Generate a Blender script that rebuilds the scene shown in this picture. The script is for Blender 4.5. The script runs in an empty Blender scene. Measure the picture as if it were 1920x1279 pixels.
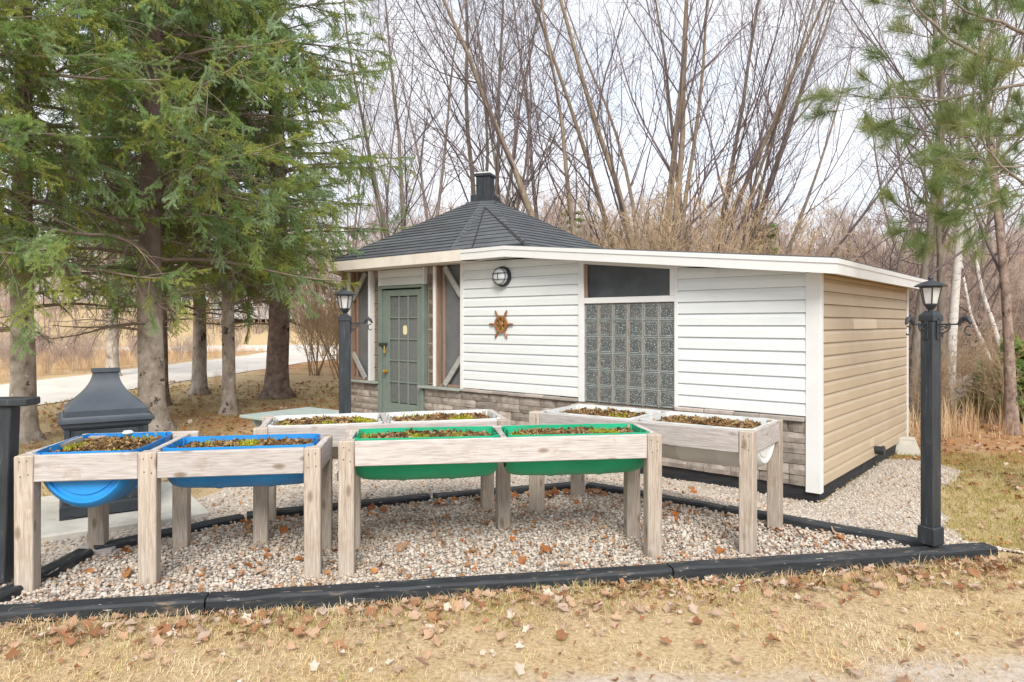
import bpy, bmesh, math, random
import numpy as np
from mathutils import Vector, Matrix, Euler

random.seed(7)
RNG = np.random.default_rng(7)
R = math.radians
C = bpy.context.scene.collection
SC = bpy.context.scene

# ------------------------------------------------------------------ camera
F = 1300.0          # focal length in photo pixels (1920 wide); the camera is the origin, z = 0 at eye height
HOR = 607.0         # horizon row in the photo
cam_d = bpy.data.cameras.new('camera')
cam = bpy.data.objects.new('camera', cam_d)
C.objects.link(cam)
cam_d.sensor_width = 36.0
cam_d.lens = F / 1920.0 * 36.0
cam_d.shift_y = -(639.5 - HOR) / 1920.0
cam_d.clip_start = 0.05
cam_d.clip_end = 600
cam.rotation_euler = (R(90), 0, 0)
SC.camera = cam

# ------------------------------------------------------------------ world: thin bright cloud over a Nishita sky
SUN_EL, SUN_AZ = R(41), R(177)      # azimuth clockwise from +Y (away from the camera)
w = bpy.data.worlds.new('World')
SC.world = w
w.use_nodes = True
nt = w.node_tree
nt.nodes.clear()
wo = nt.nodes.new('ShaderNodeOutputWorld')
bg = nt.nodes.new('ShaderNodeBackground')
sky = nt.nodes.new('ShaderNodeTexSky')
sky.sky_type = 'NISHITA'
sky.sun_disc = False
sky.sun_elevation = SUN_EL
sky.sun_rotation = SUN_AZ
tc = nt.nodes.new('ShaderNodeTexCoord')
mp = nt.nodes.new('ShaderNodeMapping')
mp.inputs['Scale'].default_value = (1, 1, 2.6)
nz = nt.nodes.new('ShaderNodeTexNoise')
nz.inputs['Scale'].default_value = 3.2
nz.inputs['Detail'].default_value = 6
rp = nt.nodes.new('ShaderNodeValToRGB')
rp.color_ramp.elements[0].position = 0.30
rp.color_ramp.elements[0].color = (0.72, 0.72, 0.72, 1)
rp.color_ramp.elements[1].position = 0.58
rp.color_ramp.elements[1].color = (1, 1, 1, 1)
mx = nt.nodes.new('ShaderNodeMix')
mx.data_type = 'RGBA'
mx.inputs['B'].default_value = (4.2, 4.26, 4.5, 1)      # cloud, in the sky's own physical units
nt.links.new(tc.outputs['Generated'], mp.inputs['Vector'])
nt.links.new(mp.outputs['Vector'], nz.inputs['Vector'])
nt.links.new(nz.outputs['Fac'], rp.inputs['Fac'])
nt.links.new(rp.outputs['Color'], mx.inputs['Factor'])
nt.links.new(sky.outputs['Color'], mx.inputs['A'])
nt.links.new(mx.outputs['Result'], bg.inputs['Color'])
bg.inputs['Strength'].default_value = 0.10
nt.links.new(bg.outputs['Background'], wo.inputs['Surface'])

# ------------------------------------------------------------------ sun through thin cloud
sd = bpy.data.lights.new('sun', 'SUN')
sd.energy = 1.5
sd.angle = R(28)
sd.color = (1.0, 0.95, 0.87)
so = bpy.data.objects.new('sun', sd)
C.objects.link(so)
sv = Vector((math.sin(SUN_AZ) * math.cos(SUN_EL), math.cos(SUN_AZ) * math.cos(SUN_EL), math.sin(SUN_EL)))
so.rotation_euler = (-sv).to_track_quat('-Z', 'Y').to_euler()
so.location = (3, -6, 12)

SC.view_settings.view_transform = 'Standard'
SC.view_settings.look = 'None'
SC.view_settings.gamma = 1.0
SC.view_settings.use_curve_mapping = False
SC.view_settings.exposure = 1.46
try:
    SC.cycles.use_denoising = True
    SC.cycles.max_bounces = 6
    SC.cycles.diffuse_bounces = 4
    SC.cycles.transparent_max_bounces = 8
    SC.cycles.caustics_reflective = False
    SC.cycles.caustics_refractive = False
except Exception:
    pass

# ================================================================== helpers
def W(px, py, d):
    return Vector(((px - 960) / F * d, d, -(py - HOR) / F * d))

def sst(v):
    v = np.clip(v, 0, 1)
    return v * v * (3 - 2 * v)

E0, N0 = np.array((0.76, -0.65)), np.array((0.65, 0.76))     # along the cabin front, and into the cabin
def G(x, y):
    x = np.asarray(x, float); y = np.asarray(y, float)
    s = (x - 1.81) * N0[0] + (y - 7.74) * N0[1]
    z = -1.43 - 0.315 * sst((s + 2.0) / 1.7) * sst((x + 3.6) / 2.2)
    left = sst((-x / np.maximum(np.abs(y), 1.0) - 0.05) * 6)
    riseL = 0.11 * np.clip(y - 46, 0, 26) + 0.05 * np.clip(y - 72, 0, 60)
    riseR = 0.045 * np.clip(y - 16, 0, 30) + 0.10 * np.clip(y - 46, 0, 40)
    z = z + np.where(y > 12, left * riseL + (1 - left) * riseR, 0)
    far = sst((y - 22) / 20)
    z = z + far * (0.07 * np.sin(x * 0.7 + 1.3) * np.sin(y * 0.5) + 0.05 * np.sin(x * 0.31 + y * 0.43))
    z = z + 0.012 * np.sin(x * 2.3 + y * 1.1) * np.sin(y * 2.9 - x * 0.7) * (1 - far)
    return z
def g(x, y):
    return float(G(x, y))

def link(o, parent=None):
    C.objects.link(o)
    if parent is not None:
        o.parent = parent
    return o

def thing(name, label, cat, loc=(0, 0, 0), rz=0.0, group=None):
    o = bpy.data.objects.new(name, None)
    o.empty_display_size = 0.2
    C.objects.link(o)
    o.location = loc
    o.rotation_euler = (0, 0, rz)
    o['label'] = label
    o['category'] = cat
    if group:
        o['group'] = group
    return o

def tag(o, label, cat, group=None):
    o['label'] = label
    o['category'] = cat
    if group:
        o['group'] = group
    return o

def mesh_np(name, V, faces, material=None, smooth=False):
    """faces: list of integer arrays, each (n, k)"""
    me = bpy.data.meshes.new(name)
    V = np.ascontiguousarray(V, dtype=np.float32)
    faces = [np.asarray(f, dtype=np.int32) for f in faces if len(f)]
    me.vertices.add(len(V))
    me.vertices.foreach_set('co', V.ravel())
    loops = np.concatenate([f.ravel() for f in faces])
    starts, acc = [], 0
    for f in faces:
        starts.append(acc + np.arange(len(f), dtype=np.int32) * f.shape[1])
        acc += f.size
    starts = np.concatenate(starts)
    me.loops.add(len(loops))
    me.loops.foreach_set('vertex_index', loops)
    me.polygons.add(len(starts))
    me.polygons.foreach_set('loop_start', starts.astype(np.int32))
    if smooth:
        me.polygons.foreach_set('use_smooth', np.ones(len(starts), dtype=bool))
    me.update(calc_edges=True)
    if material:
        me.materials.append(material)
    return me

class MB:
    def __init__(self):
        self.v = []; self.f = []
    def add(self, verts, faces, m=None):
        o = len(self.v)
        for p in verts:
            p = Vector(p)
            if m is not None:
                p = m @ p
            self.v.append(p)
        for f in faces:
            self.f.append([i + o for i in f])
        return self
    def box(self, lo, hi, m=None):
        x0, y0, z0 = lo; x1, y1, z1 = hi
        v = [(x0, y0, z0), (x1, y0, z0), (x1, y1, z0), (x0, y1, z0), (x0, y0, z1), (x1, y0, z1), (x1, y1, z1), (x0, y1, z1)]
        f = [(0, 3, 2, 1), (4, 5, 6, 7), (0, 1, 5, 4), (1, 2, 6, 5), (2, 3, 7, 6), (3, 0, 4, 7)]
        return self.add(v, f, m)
    def cbox(self, lo, hi, b=0.004, m=None, jit=0.0):
        """box with chamfered edges"""
        lo = Vector(lo); hi = Vector(hi)
        c = (lo + hi) / 2; h = (hi - lo) / 2
        b = min(b, h.x * .49, h.y * .49, h.z * .49)
        v = []; idx = {}
        for sx in (-1, 1):
            for sy in (-1, 1):
                for sz in (-1, 1):
                    s = (sx, sy, sz)
                    j = Vector((random.uniform(-jit, jit), random.uniform(-jit, jit), random.uniform(-jit, jit)))
                    for a in range(3):
                        p = [c[i] + s[i] * (h[i] - (0 if i == a else b)) + j[i] for i in range(3)]
                        idx[(s, a)] = len(v); v.append(p)
        f = []
        for a in range(3):
            u, w_ = (a + 1) % 3, (a + 2) % 3
            for sg in (-1, 1):
                q = []
                for (su, sw) in ((-1, -1), (1, -1), (1, 1), (-1, 1)):
                    s = [0, 0, 0]; s[a] = sg; s[u] = su; s[w_] = sw
                    q.append(idx[(tuple(s), a)])
                f.append(q if sg > 0 else q[::-1])
            for su in (-1, 1):      # edges parallel to a
                for sw in (-1, 1):
                    q = []
                    for sa in (-1, 1):
                        s = [0, 0, 0]; s[a] = sa; s[u] = su; s[w_] = sw
                        q.append((idx[(tuple(s), u)], idx[(tuple(s), w_)]))
                    quad = [q[0][0], q[1][0], q[1][1], q[0][1]]
                    f.append(quad if su * sw < 0 else quad[::-1])
        for sx in (-1, 1):
            for sy in (-1, 1):
                for sz in (-1, 1):
                    s = (sx, sy, sz)
                    t = [idx[(s, 0)], idx[(s, 1)], idx[(s, 2)]]
                    f.append(t if sx * sy * sz > 0 else t[::-1])
        return self.add(v, f, m)
    def prism(self, poly, z0, z1, m=None):
        n = len(poly)
        v = [(p[0], p[1], z0) for p in poly] + [(p[0], p[1], z1) for p in poly]
        f = [list(range(n))[::-1], list(range(n, 2 * n))] + [(i, (i + 1) % n, n + (i + 1) % n, n + i) for i in range(n)]
        return self.add(v, f, m)
    def lathe(self, prof, n=16, m=None, cap=True):
        v = []; f = []
        k = len(prof)
        for i in range(n):
            a = 2 * math.pi * i / n
            for (r, z) in prof:
                v.append((r * math.cos(a), r * math.sin(a), z))
        for i in range(n):
            j = (i + 1) % n
            for q in range(k - 1):
                f.append((i * k + q, j * k + q, j * k + q + 1, i * k + q + 1))
        if cap:
            f.append([i * k for i in range(n)][::-1])
            f.append([i * k + k - 1 for i in range(n)])
        return self.add(v, f, m)
    def tube(self, pts, rad, n=8, m=None):
        pts = [Vector(p) for p in pts]
        rs = rad if hasattr(rad, '__len__') else [rad] * len(pts)
        v = []; f = []
        u = None
        for i, p in enumerate(pts):
            t = (pts[min(i + 1, len(pts) - 1)] - pts[max(i - 1, 0)]).normalized()
            if u is None:
                u = t.orthogonal().normalized()
            u = (u - t * u.dot(t)).normalized()
            b = t.cross(u)
            for k in range(n):
                a = 2 * math.pi * k / n
                v.append(p + (u * math.cos(a) + b * math.sin(a)) * rs[i])
        for i in range(len(pts) - 1):
            for k in range(n):
                k2 = (k + 1) % n
                f.append((i * n + k, i * n + k2, (i + 1) * n + k2, (i + 1) * n + k))
        f.append(list(range(n))[::-1]); f.append([(len(pts) - 1) * n + k for k in range(n)])
        return self.add(v, f, m)
    def mesh(self, name, material, smooth=False):
        me = bpy.data.meshes.new(name)
        me.from_pydata([tuple(p) for p in self.v], [], self.f)
        if smooth:
            for p in me.polygons:
                p.use_smooth = True
        if material:
            me.materials.append(material)
        me.update()
        return me
    def build(self, name, material, parent=None, loc=None, rot=None, smooth=False, kind=None, label=None):
        o = bpy.data.objects.new(name, self.mesh(name, material, smooth))
        link(o, parent)
        if loc is not None: o.location = loc
        if rot is not None: o.rotation_euler = rot
        if kind: o['kind'] = kind
        if label: o['label'] = label
        if smooth:
            smooth_angle(o.data)
        return o

def smooth_angle(me, ang=R(38)):
    try:
        me.set_sharp_from_angle(angle=ang)
    except Exception:
        pass

def add_obj(name, me, parent=None, loc=None, rot=None, scale=None, kind=None):
    o = bpy.data.objects.new(name, me)
    link(o, parent)
    if loc is not None: o.location = loc
    if rot is not None: o.rotation_euler = rot
    if scale is not None: o.scale = scale
    if kind: o['kind'] = kind
    return o

# ------------------------------------------------------------------ procedural materials
def nd(nt, t, **kw):
    n = nt.nodes.new(t)
    for k, v in kw.items():
        if hasattr(n, k):
            setattr(n, k, v)
        else:
            n.inputs[k].default_value = v
    return n

def ramp(nt, stops):
    r = nt.nodes.new('ShaderNodeValToRGB')
    cr = r.color_ramp
    while len(cr.elements) < len(stops):
        cr.elements.new(0.5)
    for e, (p, c) in zip(cr.elements, stops):
        e.position = p
        e.color = (c[0], c[1], c[2], 1) if hasattr(c, '__len__') else (c, c, c, 1)
    return r

def mat(name, stops, scale=4.0, detail=5, stretch=(1, 1, 1), rough=0.75, bump=0.0, bscale=None, bdist=0.01, metal=0.0,
        rand=0.0, speck=None, speck2=None, spec=0.4, distort=0.0, knots=None, objrnd=True, bstretch=None, alpha=None):
    """noise-ramp colour; speck = (colour, scale, threshold, softness); knots = (colour, scale, radius)"""
    m = bpy.data.materials.new(name)
    m.use_nodes = True
    nt = m.node_tree
    L = nt.links.new
    b = nt.nodes['Principled BSDF']
    b.inputs['Roughness'].default_value = rough
    b.inputs['Metallic'].default_value = metal
    b.inputs['Specular IOR Level'].default_value = spec
    tc = nt.nodes.new('ShaderNodeTexCoord')
    oi = nt.nodes.new('ShaderNodeObjectInfo')
    off = nd(nt, 'ShaderNodeVectorMath', operation='SCALE')
    off.inputs[0].default_value = (17.3, 9.1, 23.7)
    L(oi.outputs['Random'], off.inputs['Scale'])
    ad = nd(nt, 'ShaderNodeVectorMath', operation='ADD')
    L(tc.outputs['Object'], ad.inputs[0])
    if objrnd:
        L(off.outputs[0], ad.inputs[1])
    mp = nt.nodes.new('ShaderNodeMapping')
    mp.inputs['Scale'].default_value = stretch
    L(ad.outputs[0], mp.inputs['Vector'])
    n1 = nd(nt, 'ShaderNodeTexNoise', Scale=scale, Detail=detail, Roughness=0.6, Distortion=distort)
    L(mp.outputs[0], n1.inputs['Vector'])
    r1 = ramp(nt, stops)
    L(n1.outputs['Fac'], r1.inputs['Fac'])
    col = r1.outputs['Color']
    for sp in (speck, speck2):
        if sp:
            c, sc, th, sf = sp[:4]
            n2 = nd(nt, 'ShaderNodeTexNoise', Scale=sc, Detail=4, Roughness=0.65)
            if len(sp) > 4 and sp[4]:
                L(mp.outputs[0], n2.inputs['Vector'])
            else:
                L(ad.outputs[0], n2.inputs['Vector'])
            r2 = ramp(nt, [(th, 0.0), (min(1, th + sf), 1.0)])
            L(n2.outputs['Fac'], r2.inputs['Fac'])
            mx = nd(nt, 'ShaderNodeMix', data_type='RGBA')
            L(r2.outputs['Color'], mx.inputs['Factor'])
            L(col, mx.inputs['A'])
            mx.inputs['B'].default_value = (*c, 1)
            col = mx.outputs['Result']
    if knots:
        c, sc, rad = knots
        kmp = nt.nodes.new('ShaderNodeMapping')
        kmp.inputs['Scale'].default_value = [0.45 if s == min(stretch) else 1.0 for s in stretch]
        L(ad.outputs[0], kmp.inputs['Vector'])
        vo = nd(nt, 'ShaderNodeTexVoronoi', Scale=sc)
        L(kmp.outputs[0], vo.inputs['Vector'])
        r3 = ramp(nt, [(0.0, 1.0), (rad * .55, 0.75), (rad, 0.0)])
        L(vo.outputs['Distance'], r3.inputs['Fac'])
        mx = nd(nt, 'ShaderNodeMix', data_type='RGBA')
        L(r3.outputs['Color'], mx.inputs['Factor'])
        L(col, mx.inputs['A'])
        mx.inputs['B'].default_value = (*c, 1)
        col = mx.outputs['Result']
    if rand:
        mr = nd(nt, 'ShaderNodeMapRange')
        mr.inputs['To Min'].default_value = 1 - rand
        mr.inputs['To Max'].default_value = 1 + rand
        L(oi.outputs['Random'], mr.inputs['Value'])
        hs = nt.nodes.new('ShaderNodeHueSaturation')
        L(mr.outputs[0], hs.inputs['Value'])
        L(col, hs.inputs['Color'])
        col = hs.outputs['Color']
    L(col, b.inputs['Base Color'])
    if bump:
        bp = nd(nt, 'ShaderNodeBump', Strength=bump, Distance=bdist)
        if bscale:
            n3 = nd(nt, 'ShaderNodeTexNoise', Scale=bscale, Detail=5, Roughness=0.65)
            L((mp if bstretch is None else ad).outputs[0], n3.inputs['Vector'])
            L(n3.outputs['Fac'], bp.inputs['Height'])
        else:
            L(n1.outputs['Fac'], bp.inputs['Height'])
        L(bp.outputs[0], b.inputs['Normal'])
    return m

def multi_mat(name, stops, rough=0.8, noise=30, namt=0.25, bump=0.0, trans=0.0, spec=0.2, patch=None):
    """colour picked per instance / object from a ramp, broken up with noise; trans adds leaf translucency"""
    m = bpy.data.materials.new(name)
    m.use_nodes = True
    nt = m.node_tree
    L = nt.links.new
    b = nt.nodes['Principled BSDF']
    b.inputs['Roughness'].default_value = rough
    b.inputs['Specular IOR Level'].default_value = spec
    oi = nt.nodes.new('ShaderNodeObjectInfo')
    r1 = ramp(nt, stops)
    L(oi.outputs['Random'], r1.inputs['Fac'])
    base_col = r1.outputs['Color']
    if patch:                      # slow drift of colour from place to place
        for (pc, psc, pth, psf, pamt) in patch:
            pn = nd(nt, 'ShaderNodeTexNoise', Scale=psc, Detail=5, Roughness=0.65)
            L(oi.outputs['Location'], pn.inputs['Vector'])
            pr = ramp(nt, [(pth, 0.0), (pth + psf, pamt)])
            L(pn.outputs['Fac'], pr.inputs['Fac'])
            pm = nd(nt, 'ShaderNodeMix', data_type='RGBA')
            L(pr.outputs['Color'], pm.inputs['Factor']); L(base_col, pm.inputs['A']); pm.inputs['B'].default_value = (*pc, 1)
            base_col = pm.outputs['Result']
    tc = nt.nodes.new('ShaderNodeTexCoord')
    n1 = nd(nt, 'ShaderNodeTexNoise', Scale=noise, Detail=4)
    L(tc.outputs['Object'], n1.inputs['Vector'])
    mr = nd(nt, 'ShaderNodeMapRange')
    mr.inputs['From Min'].default_value = 0.3; mr.inputs['From Max'].default_value = 0.7
    mr.inputs['To Min'].default_value = 1 - namt; mr.inputs['To Max'].default_value = 1 + namt
    L(n1.outputs['Fac'], mr.inputs['Value'])
    hs = nt.nodes.new('ShaderNodeHueSaturation')
    L(base_col, hs.inputs['Color'])
    L(mr.outputs[0], hs.inputs['Value'])
    L(hs.outputs['Color'], b.inputs['Base Color'])
    if bump:
        bp = nd(nt, 'ShaderNodeBump', Strength=bump, Distance=0.004)
        L(n1.outputs['Fac'], bp.inputs['Height'])
        L(bp.outputs[0], b.inputs['Normal'])
    if trans:
        t = nt.nodes.new('ShaderNodeBsdfTranslucent')
        L(hs.outputs['Color'], t.inputs['Color'])
        ms = nt.nodes.new('ShaderNodeMixShader')
        ms.inputs['Fac'].default_value = trans
        L(b.outputs[0], ms.inputs[1]); L(t.outputs[0], ms.inputs[2])
        L(ms.outputs[0], nt.nodes['Material Output'].inputs['Surface'])
    return m

WOOD = [(0.22, (0.24, 0.21, 0.195)), (0.42, (0.40, 0.365, 0.345)), (0.6, (0.51, 0.475, 0.455)), (0.8, (0.61, 0.58, 0.56))]
WOODLEG = [(0.22, (0.22, 0.175, 0.135)), (0.42, (0.36, 0.30, 0.245)), (0.6, (0.47, 0.41, 0.35)), (0.8, (0.57, 0.52, 0.47))]
KN = (0.20, 0.15, 0.11)
m_plank = mat('weathered_plank', WOOD, scale=11, detail=9, stretch=(0.8, 13, 13), rough=0.85, bump=0.35, bdist=0.004, rand=0.14, knots=(KN, 9.5, 0.19), speck=((0.36, 0.30, 0.25), 5, 0.60, 0.12, False))
m_leg = mat('weathered_post', WOODLEG, scale=11, detail=9, stretch=(13, 13, 0.7), rough=0.85, bump=0.35, bdist=0.004, rand=0.16, knots=(KN, 10.0, 0.20), speck=((0.34, 0.26, 0.19), 4, 0.58, 0.15, False))
m_beam = mat('black_painted_timber', [(0.3, (0.013, 0.016, 0.019)), (0.7, (0.036, 0.041, 0.048))], scale=6, stretch=(1, 6, 6), rough=0.6, bump=0.5, bdist=0.006, bscale=10,
             speck=((0.46, 0.44, 0.41), 9, 0.645, 0.04, True), speck2=((0.17, 0.125, 0.085), 6, 0.60, 0.10, True))
m_white = mat('white_vinyl', [(0.3, (0.66, 0.695, 0.70)), (0.7, (0.715, 0.74, 0.745))], scale=2.0, stretch=(1, 1, 3), rough=0.42, rand=0.02,
              speck=((0.58, 0.58, 0.53), 3.0, 0.62, 0.25), speck2=((0.55, 0.545, 0.50), 26, 0.70, 0.06))
m_trim = mat('white_trim_paint', [(0.3, (0.66, 0.665, 0.66)), (0.7, (0.71, 0.715, 0.71))], scale=3.0, rough=0.5, rand=0.02, speck=((0.62, 0.58, 0.52), 9, 0.7, 0.1))
m_fasc_old = mat('cream_fascia_paint', [(0.3, (0.66, 0.60, 0.53)), (0.7, (0.78, 0.73, 0.67))], scale=4.0, rough=0.6, speck=((0.5, 0.43, 0.36), 8, 0.66, 0.1))
m_beige = mat('beige_vinyl', [(0.3, (0.44, 0.35, 0.242)), (0.7, (0.49, 0.395, 0.28))], scale=2.5, rough=0.5, rand=0.05, speck2=((0.37, 0.29, 0.195), 22, 0.70, 0.06), speck=((0.42, 0.33, 0.23), 5, 0.7, 0.2))
m_beige_new = mat('pale_beige_vinyl', [(0.3, (0.57, 0.47, 0.345)), (0.7, (0.60, 0.50, 0.37))], scale=3, rough=0.5)
m_shingle = mat('grey_shingle', [(0.25, (0.062, 0.068, 0.077)), (0.75, (0.125, 0.136, 0.149))], scale=3.0, detail=8, rough=0.9, bump=0.6, bscale=160, bdist=0.003, rand=0.10,
                speck=((0.14, 0.155, 0.17), 120, 0.56, 0.12), speck2=((0.07, 0.05, 0.05), 2.0, 0.62, 0.15))
m_ridge = mat('ridge_shingle', [(0.3, (0.022, 0.020, 0.024)), (0.7, (0.05, 0.042, 0.045))], scale=8, rough=0.9)
m_stone = mat('veneer_stone', [(0.25, (0.17, 0.145, 0.125)), (0.5, (0.29, 0.25, 0.215)), (0.78, (0.42, 0.375, 0.33))], scale=9, detail=8, rough=0.92, bump=0.7, bdist=0.008, bscale=22, rand=0.30)
m_mortar = mat('mortar', [(0.3, (0.12, 0.105, 0.095)), (0.7, (0.18, 0.16, 0.14))], scale=20, rough=0.95)
m_cap = mat('stone_cap', [(0.3, (0.33, 0.29, 0.26)), (0.7, (0.46, 0.41, 0.37))], scale=10, rough=0.9, rand=0.22, bump=0.3, bscale=30)
m_skirt = mat('black_skirt_board', [(0.3, (0.012, 0.013, 0.015)), (0.7, (0.028, 0.029, 0.032))], scale=7, stretch=(1, 1, 4), rough=0.7, bump=0.2)
m_door = mat('sage_door_paint', [(0.3, (0.150, 0.190, 0.165)), (0.7, (0.185, 0.225, 0.20))], scale=5, rough=0.5)
m_sill = mat('grey_green_sill', [(0.3, (0.25, 0.275, 0.25)), (0.7, (0.36, 0.38, 0.345))], scale=6, rough=0.7)
m_brace = mat('grey_brace_wood', [(0.3, (0.27, 0.27, 0.25)), (0.7, (0.42, 0.41, 0.385))], scale=8, stretch=(1, 6, 6), rough=0.85, bump=0.2)
m_stud = mat('brown_stud', [(0.3, (0.22, 0.135, 0.095)), (0.7, (0.33, 0.22, 0.16))], scale=6, stretch=(8, 8, 1), rough=0.8, bump=0.2)
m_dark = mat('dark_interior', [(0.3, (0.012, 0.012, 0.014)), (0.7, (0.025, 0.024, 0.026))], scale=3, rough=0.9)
m_brownboard = mat('weathered_brown_board', [(0.3, (0.24, 0.185, 0.165)), (0.7, (0.36, 0.30, 0.27))], scale=6, stretch=(7, 7, 1), rough=0.9)
m_iron = mat('black_iron', [(0.3, (0.018, 0.021, 0.026)), (0.7, (0.045, 0.05, 0.058))], scale=14, rough=0.5, bump=0.15)
m_post = mat('charcoal_post_paint', [(0.3, (0.017, 0.022, 0.027)), (0.7, (0.040, 0.047, 0.055))], scale=5, stretch=(7, 7, 1), rough=0.5, bump=0.25, bdist=0.004, speck=((0.12, 0.13, 0.135), 5, 0.62, 0.1, True))
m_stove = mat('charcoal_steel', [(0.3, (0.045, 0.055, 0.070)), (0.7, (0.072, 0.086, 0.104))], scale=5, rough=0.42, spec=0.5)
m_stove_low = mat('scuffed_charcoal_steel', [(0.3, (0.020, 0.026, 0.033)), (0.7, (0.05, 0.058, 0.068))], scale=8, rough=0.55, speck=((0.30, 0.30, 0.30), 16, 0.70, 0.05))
m_conc = mat('pale_concrete', [(0.3, (0.48, 0.46, 0.40)), (0.7, (0.66, 0.64, 0.575))], scale=5, rough=0.95, bump=0.3, bscale=50, speck=((0.26, 0.24, 0.2), 6, 0.66, 0.1))
m_tabletop = mat('pale_green_planks', [(0.3, (0.31, 0.375, 0.355)), (0.7, (0.41, 0.47, 0.445))], scale=6, stretch=(1, 8, 8), rough=0.7, rand=0.05)
m_blue = mat('blue_plastic', [(0.3, (0.014, 0.20, 0.56)), (0.7, (0.026, 0.285, 0.70))], scale=4, rough=0.38, speck=((0.05, 0.19, 0.38), 6, 0.60, 0.2), speck2=((0.22, 0.25, 0.26), 18, 0.69, 0.06))
m_green = mat('green_plastic', [(0.3, (0.010, 0.32, 0.155)), (0.7, (0.018, 0.41, 0.215))], scale=4, rough=0.38, speck=((0.03, 0.25, 0.14), 6, 0.60, 0.2), speck2=((0.20, 0.26, 0.19), 18, 0.69, 0.06))
m_wplast = mat('white_plastic', [(0.3, (0.60, 0.63, 0.62)), (0.7, (0.74, 0.76, 0.75))], scale=4, rough=0.45, speck=((0.40, 0.40, 0.36), 6, 0.64, 0.15))
m_soil = mat('potting_soil', [(0.3, (0.035, 0.022, 0.014)), (0.55, (0.10, 0.062, 0.035)), (0.75, (0.21, 0.135, 0.07))], scale=26, detail=9, rough=1.0, bump=1.0, bdist=0.02,
             speck=((0.22, 0.20, 0.03), 5.5, 0.62, 0.1), speck2=((0.40, 0.265, 0.12), 34, 0.54, 0.06))
m_wheel = mat('varnished_wheel_wood', [(0.3, (0.19, 0.082, 0.03)), (0.7, (0.33, 0.155, 0.062))], scale=16, rough=0.35, rand=0.1)
m_brass = mat('brass', [(0.3, (0.62, 0.42, 0.10)), (0.7, (0.75, 0.52, 0.16))], scale=10, rough=0.28, metal=0.9)
m_cream = mat('cream_glow', [(0.3, (0.68, 0.56, 0.34)), (0.7, (0.80, 0.70, 0.48))], scale=12, rough=0.8)  # warm lamp glow put into a plain cream colour
m_milk = mat('milky_glass', [(0.3, (0.60, 0.65, 0.68)), (0.7, (0.72, 0.76, 0.78))], scale=8, rough=0.2, bump=0.2, bscale=60, bdist=0.003)
m_road = mat('pale_gravel_road', [(0.3, (0.58, 0.53, 0.475)), (0.7, (0.72, 0.68, 0.625))], scale=0.8, detail=10, rough=0.95, bump=0.3, bscale=40, speck=((0.44, 0.37, 0.28), 1.3, 0.60, 0.1), objrnd=False)
m_roofw = mat('far_roof', [(0.3, (0.12, 0.11, 0.11)), (0.7, (0.18, 0.17, 0.165))], scale=5, rough=0.9)
m_farwall = mat('far_wall', [(0.3, (0.52, 0.53, 0.55)), (0.7, (0.62, 0.63, 0.66))], scale=3, rough=0.8)

def screen_mat():
    m = mat('insect_screen', [(0.3, (0.105, 0.110, 0.116)), (0.7, (0.165, 0.170, 0.175))], scale=2.2, rough=0.55, speck=((0.22, 0.23, 0.235), 9, 0.70, 0.08))
    return m
m_screen = screen_mat()
m_transom = mat('dusty_dark_glass', [(0.3, (0.030, 0.036, 0.044)), (0.7, (0.075, 0.084, 0.092))], scale=3.0, rough=0.22, speck=((0.22, 0.23, 0.23), 40, 0.68, 0.04))
m_pane = mat('rippled_door_glass', [(0.3, (0.085, 0.092, 0.094)), (0.7, (0.175, 0.18, 0.18))], scale=70, detail=3, rough=0.22, bump=0.5, bdist=0.004, rand=0.08, spec=0.5)

def glass_block_mat(name, dark, mid, lo, hi):
    """pressed glass block: bubbly face, glints of the dimples painted as pale dots"""
    m = bpy.data.materials.new(name)
    m.use_nodes = True
    nt = m.node_tree; L = nt.links.new
    b = nt.nodes['Principled BSDF']
    b.inputs['Roughness'].default_value = 0.12
    tc = nt.nodes.new('ShaderNodeTexCoord')
    oi = nt.nodes.new('ShaderNodeObjectInfo')
    off = nd(nt, 'ShaderNodeVectorMath', operation='SCALE'); off.inputs[0].default_value = (7.1, 3.3, 5.7)
    L(oi.outputs['Random'], off.inputs['Scale'])
    ad = nd(nt, 'ShaderNodeVectorMath', operation='ADD')
    L(tc.outputs['Object'], ad.inputs[0]); L(off.outputs[0], ad.inputs[1])
    v = nd(nt, 'ShaderNodeTexVoronoi', Scale=54.0)
    L(ad.outputs[0], v.inputs['Vector'])
    r = ramp(nt, [(0.0, hi), (0.20, hi), (0.30, mid), (0.46, dark), (0.7, mid)])  # pale cell centres: sparkle painted into the glass colour
    L(v.outputs['Distance'], r.inputs['Fac'])
    n = nd(nt, 'ShaderNodeTexNoise', Scale=9.0, Detail=3)
    L(ad.outputs[0], n.inputs['Vector'])
    rr = ramp(nt, [(0.35, 0.0), (0.68, 1.0)])
    L(n.outputs['Fac'], rr.inputs['Fac'])
    mx = nd(nt, 'ShaderNodeMix', data_type='RGBA')
    ml = nd(nt, 'ShaderNodeMath', operation='MULTIPLY'); ml.inputs[1].default_value = 0.45
    L(rr.outputs['Color'], ml.inputs[0]); L(ml.outputs[0], mx.inputs['Factor'])
    L(r.outputs['Color'], mx.inputs['A']); mx.inputs['B'].default_value = (*lo, 1)
    L(mx.outputs['Result'], b.inputs['Base Color'])
    bp = nd(nt, 'ShaderNodeBump', Strength=0.8, Distance=0.006)
    L(v.outputs['Distance'], bp.inputs['Height'])
    L(bp.outputs[0], b.inputs['Normal'])
    return m
m_gblock = glass_block_mat('bubbled_glass_block', (0.050, 0.060, 0.063), (0.105, 0.120, 0.122), (0.19, 0.18, 0.16), (0.56, 0.60, 0.60))
m_gblock2 = glass_block_mat('brown_glass_block', (0.06, 0.048, 0.036), (0.15, 0.125, 0.098), (0.23, 0.175, 0.115), (0.36, 0.32, 0.27))
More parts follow.
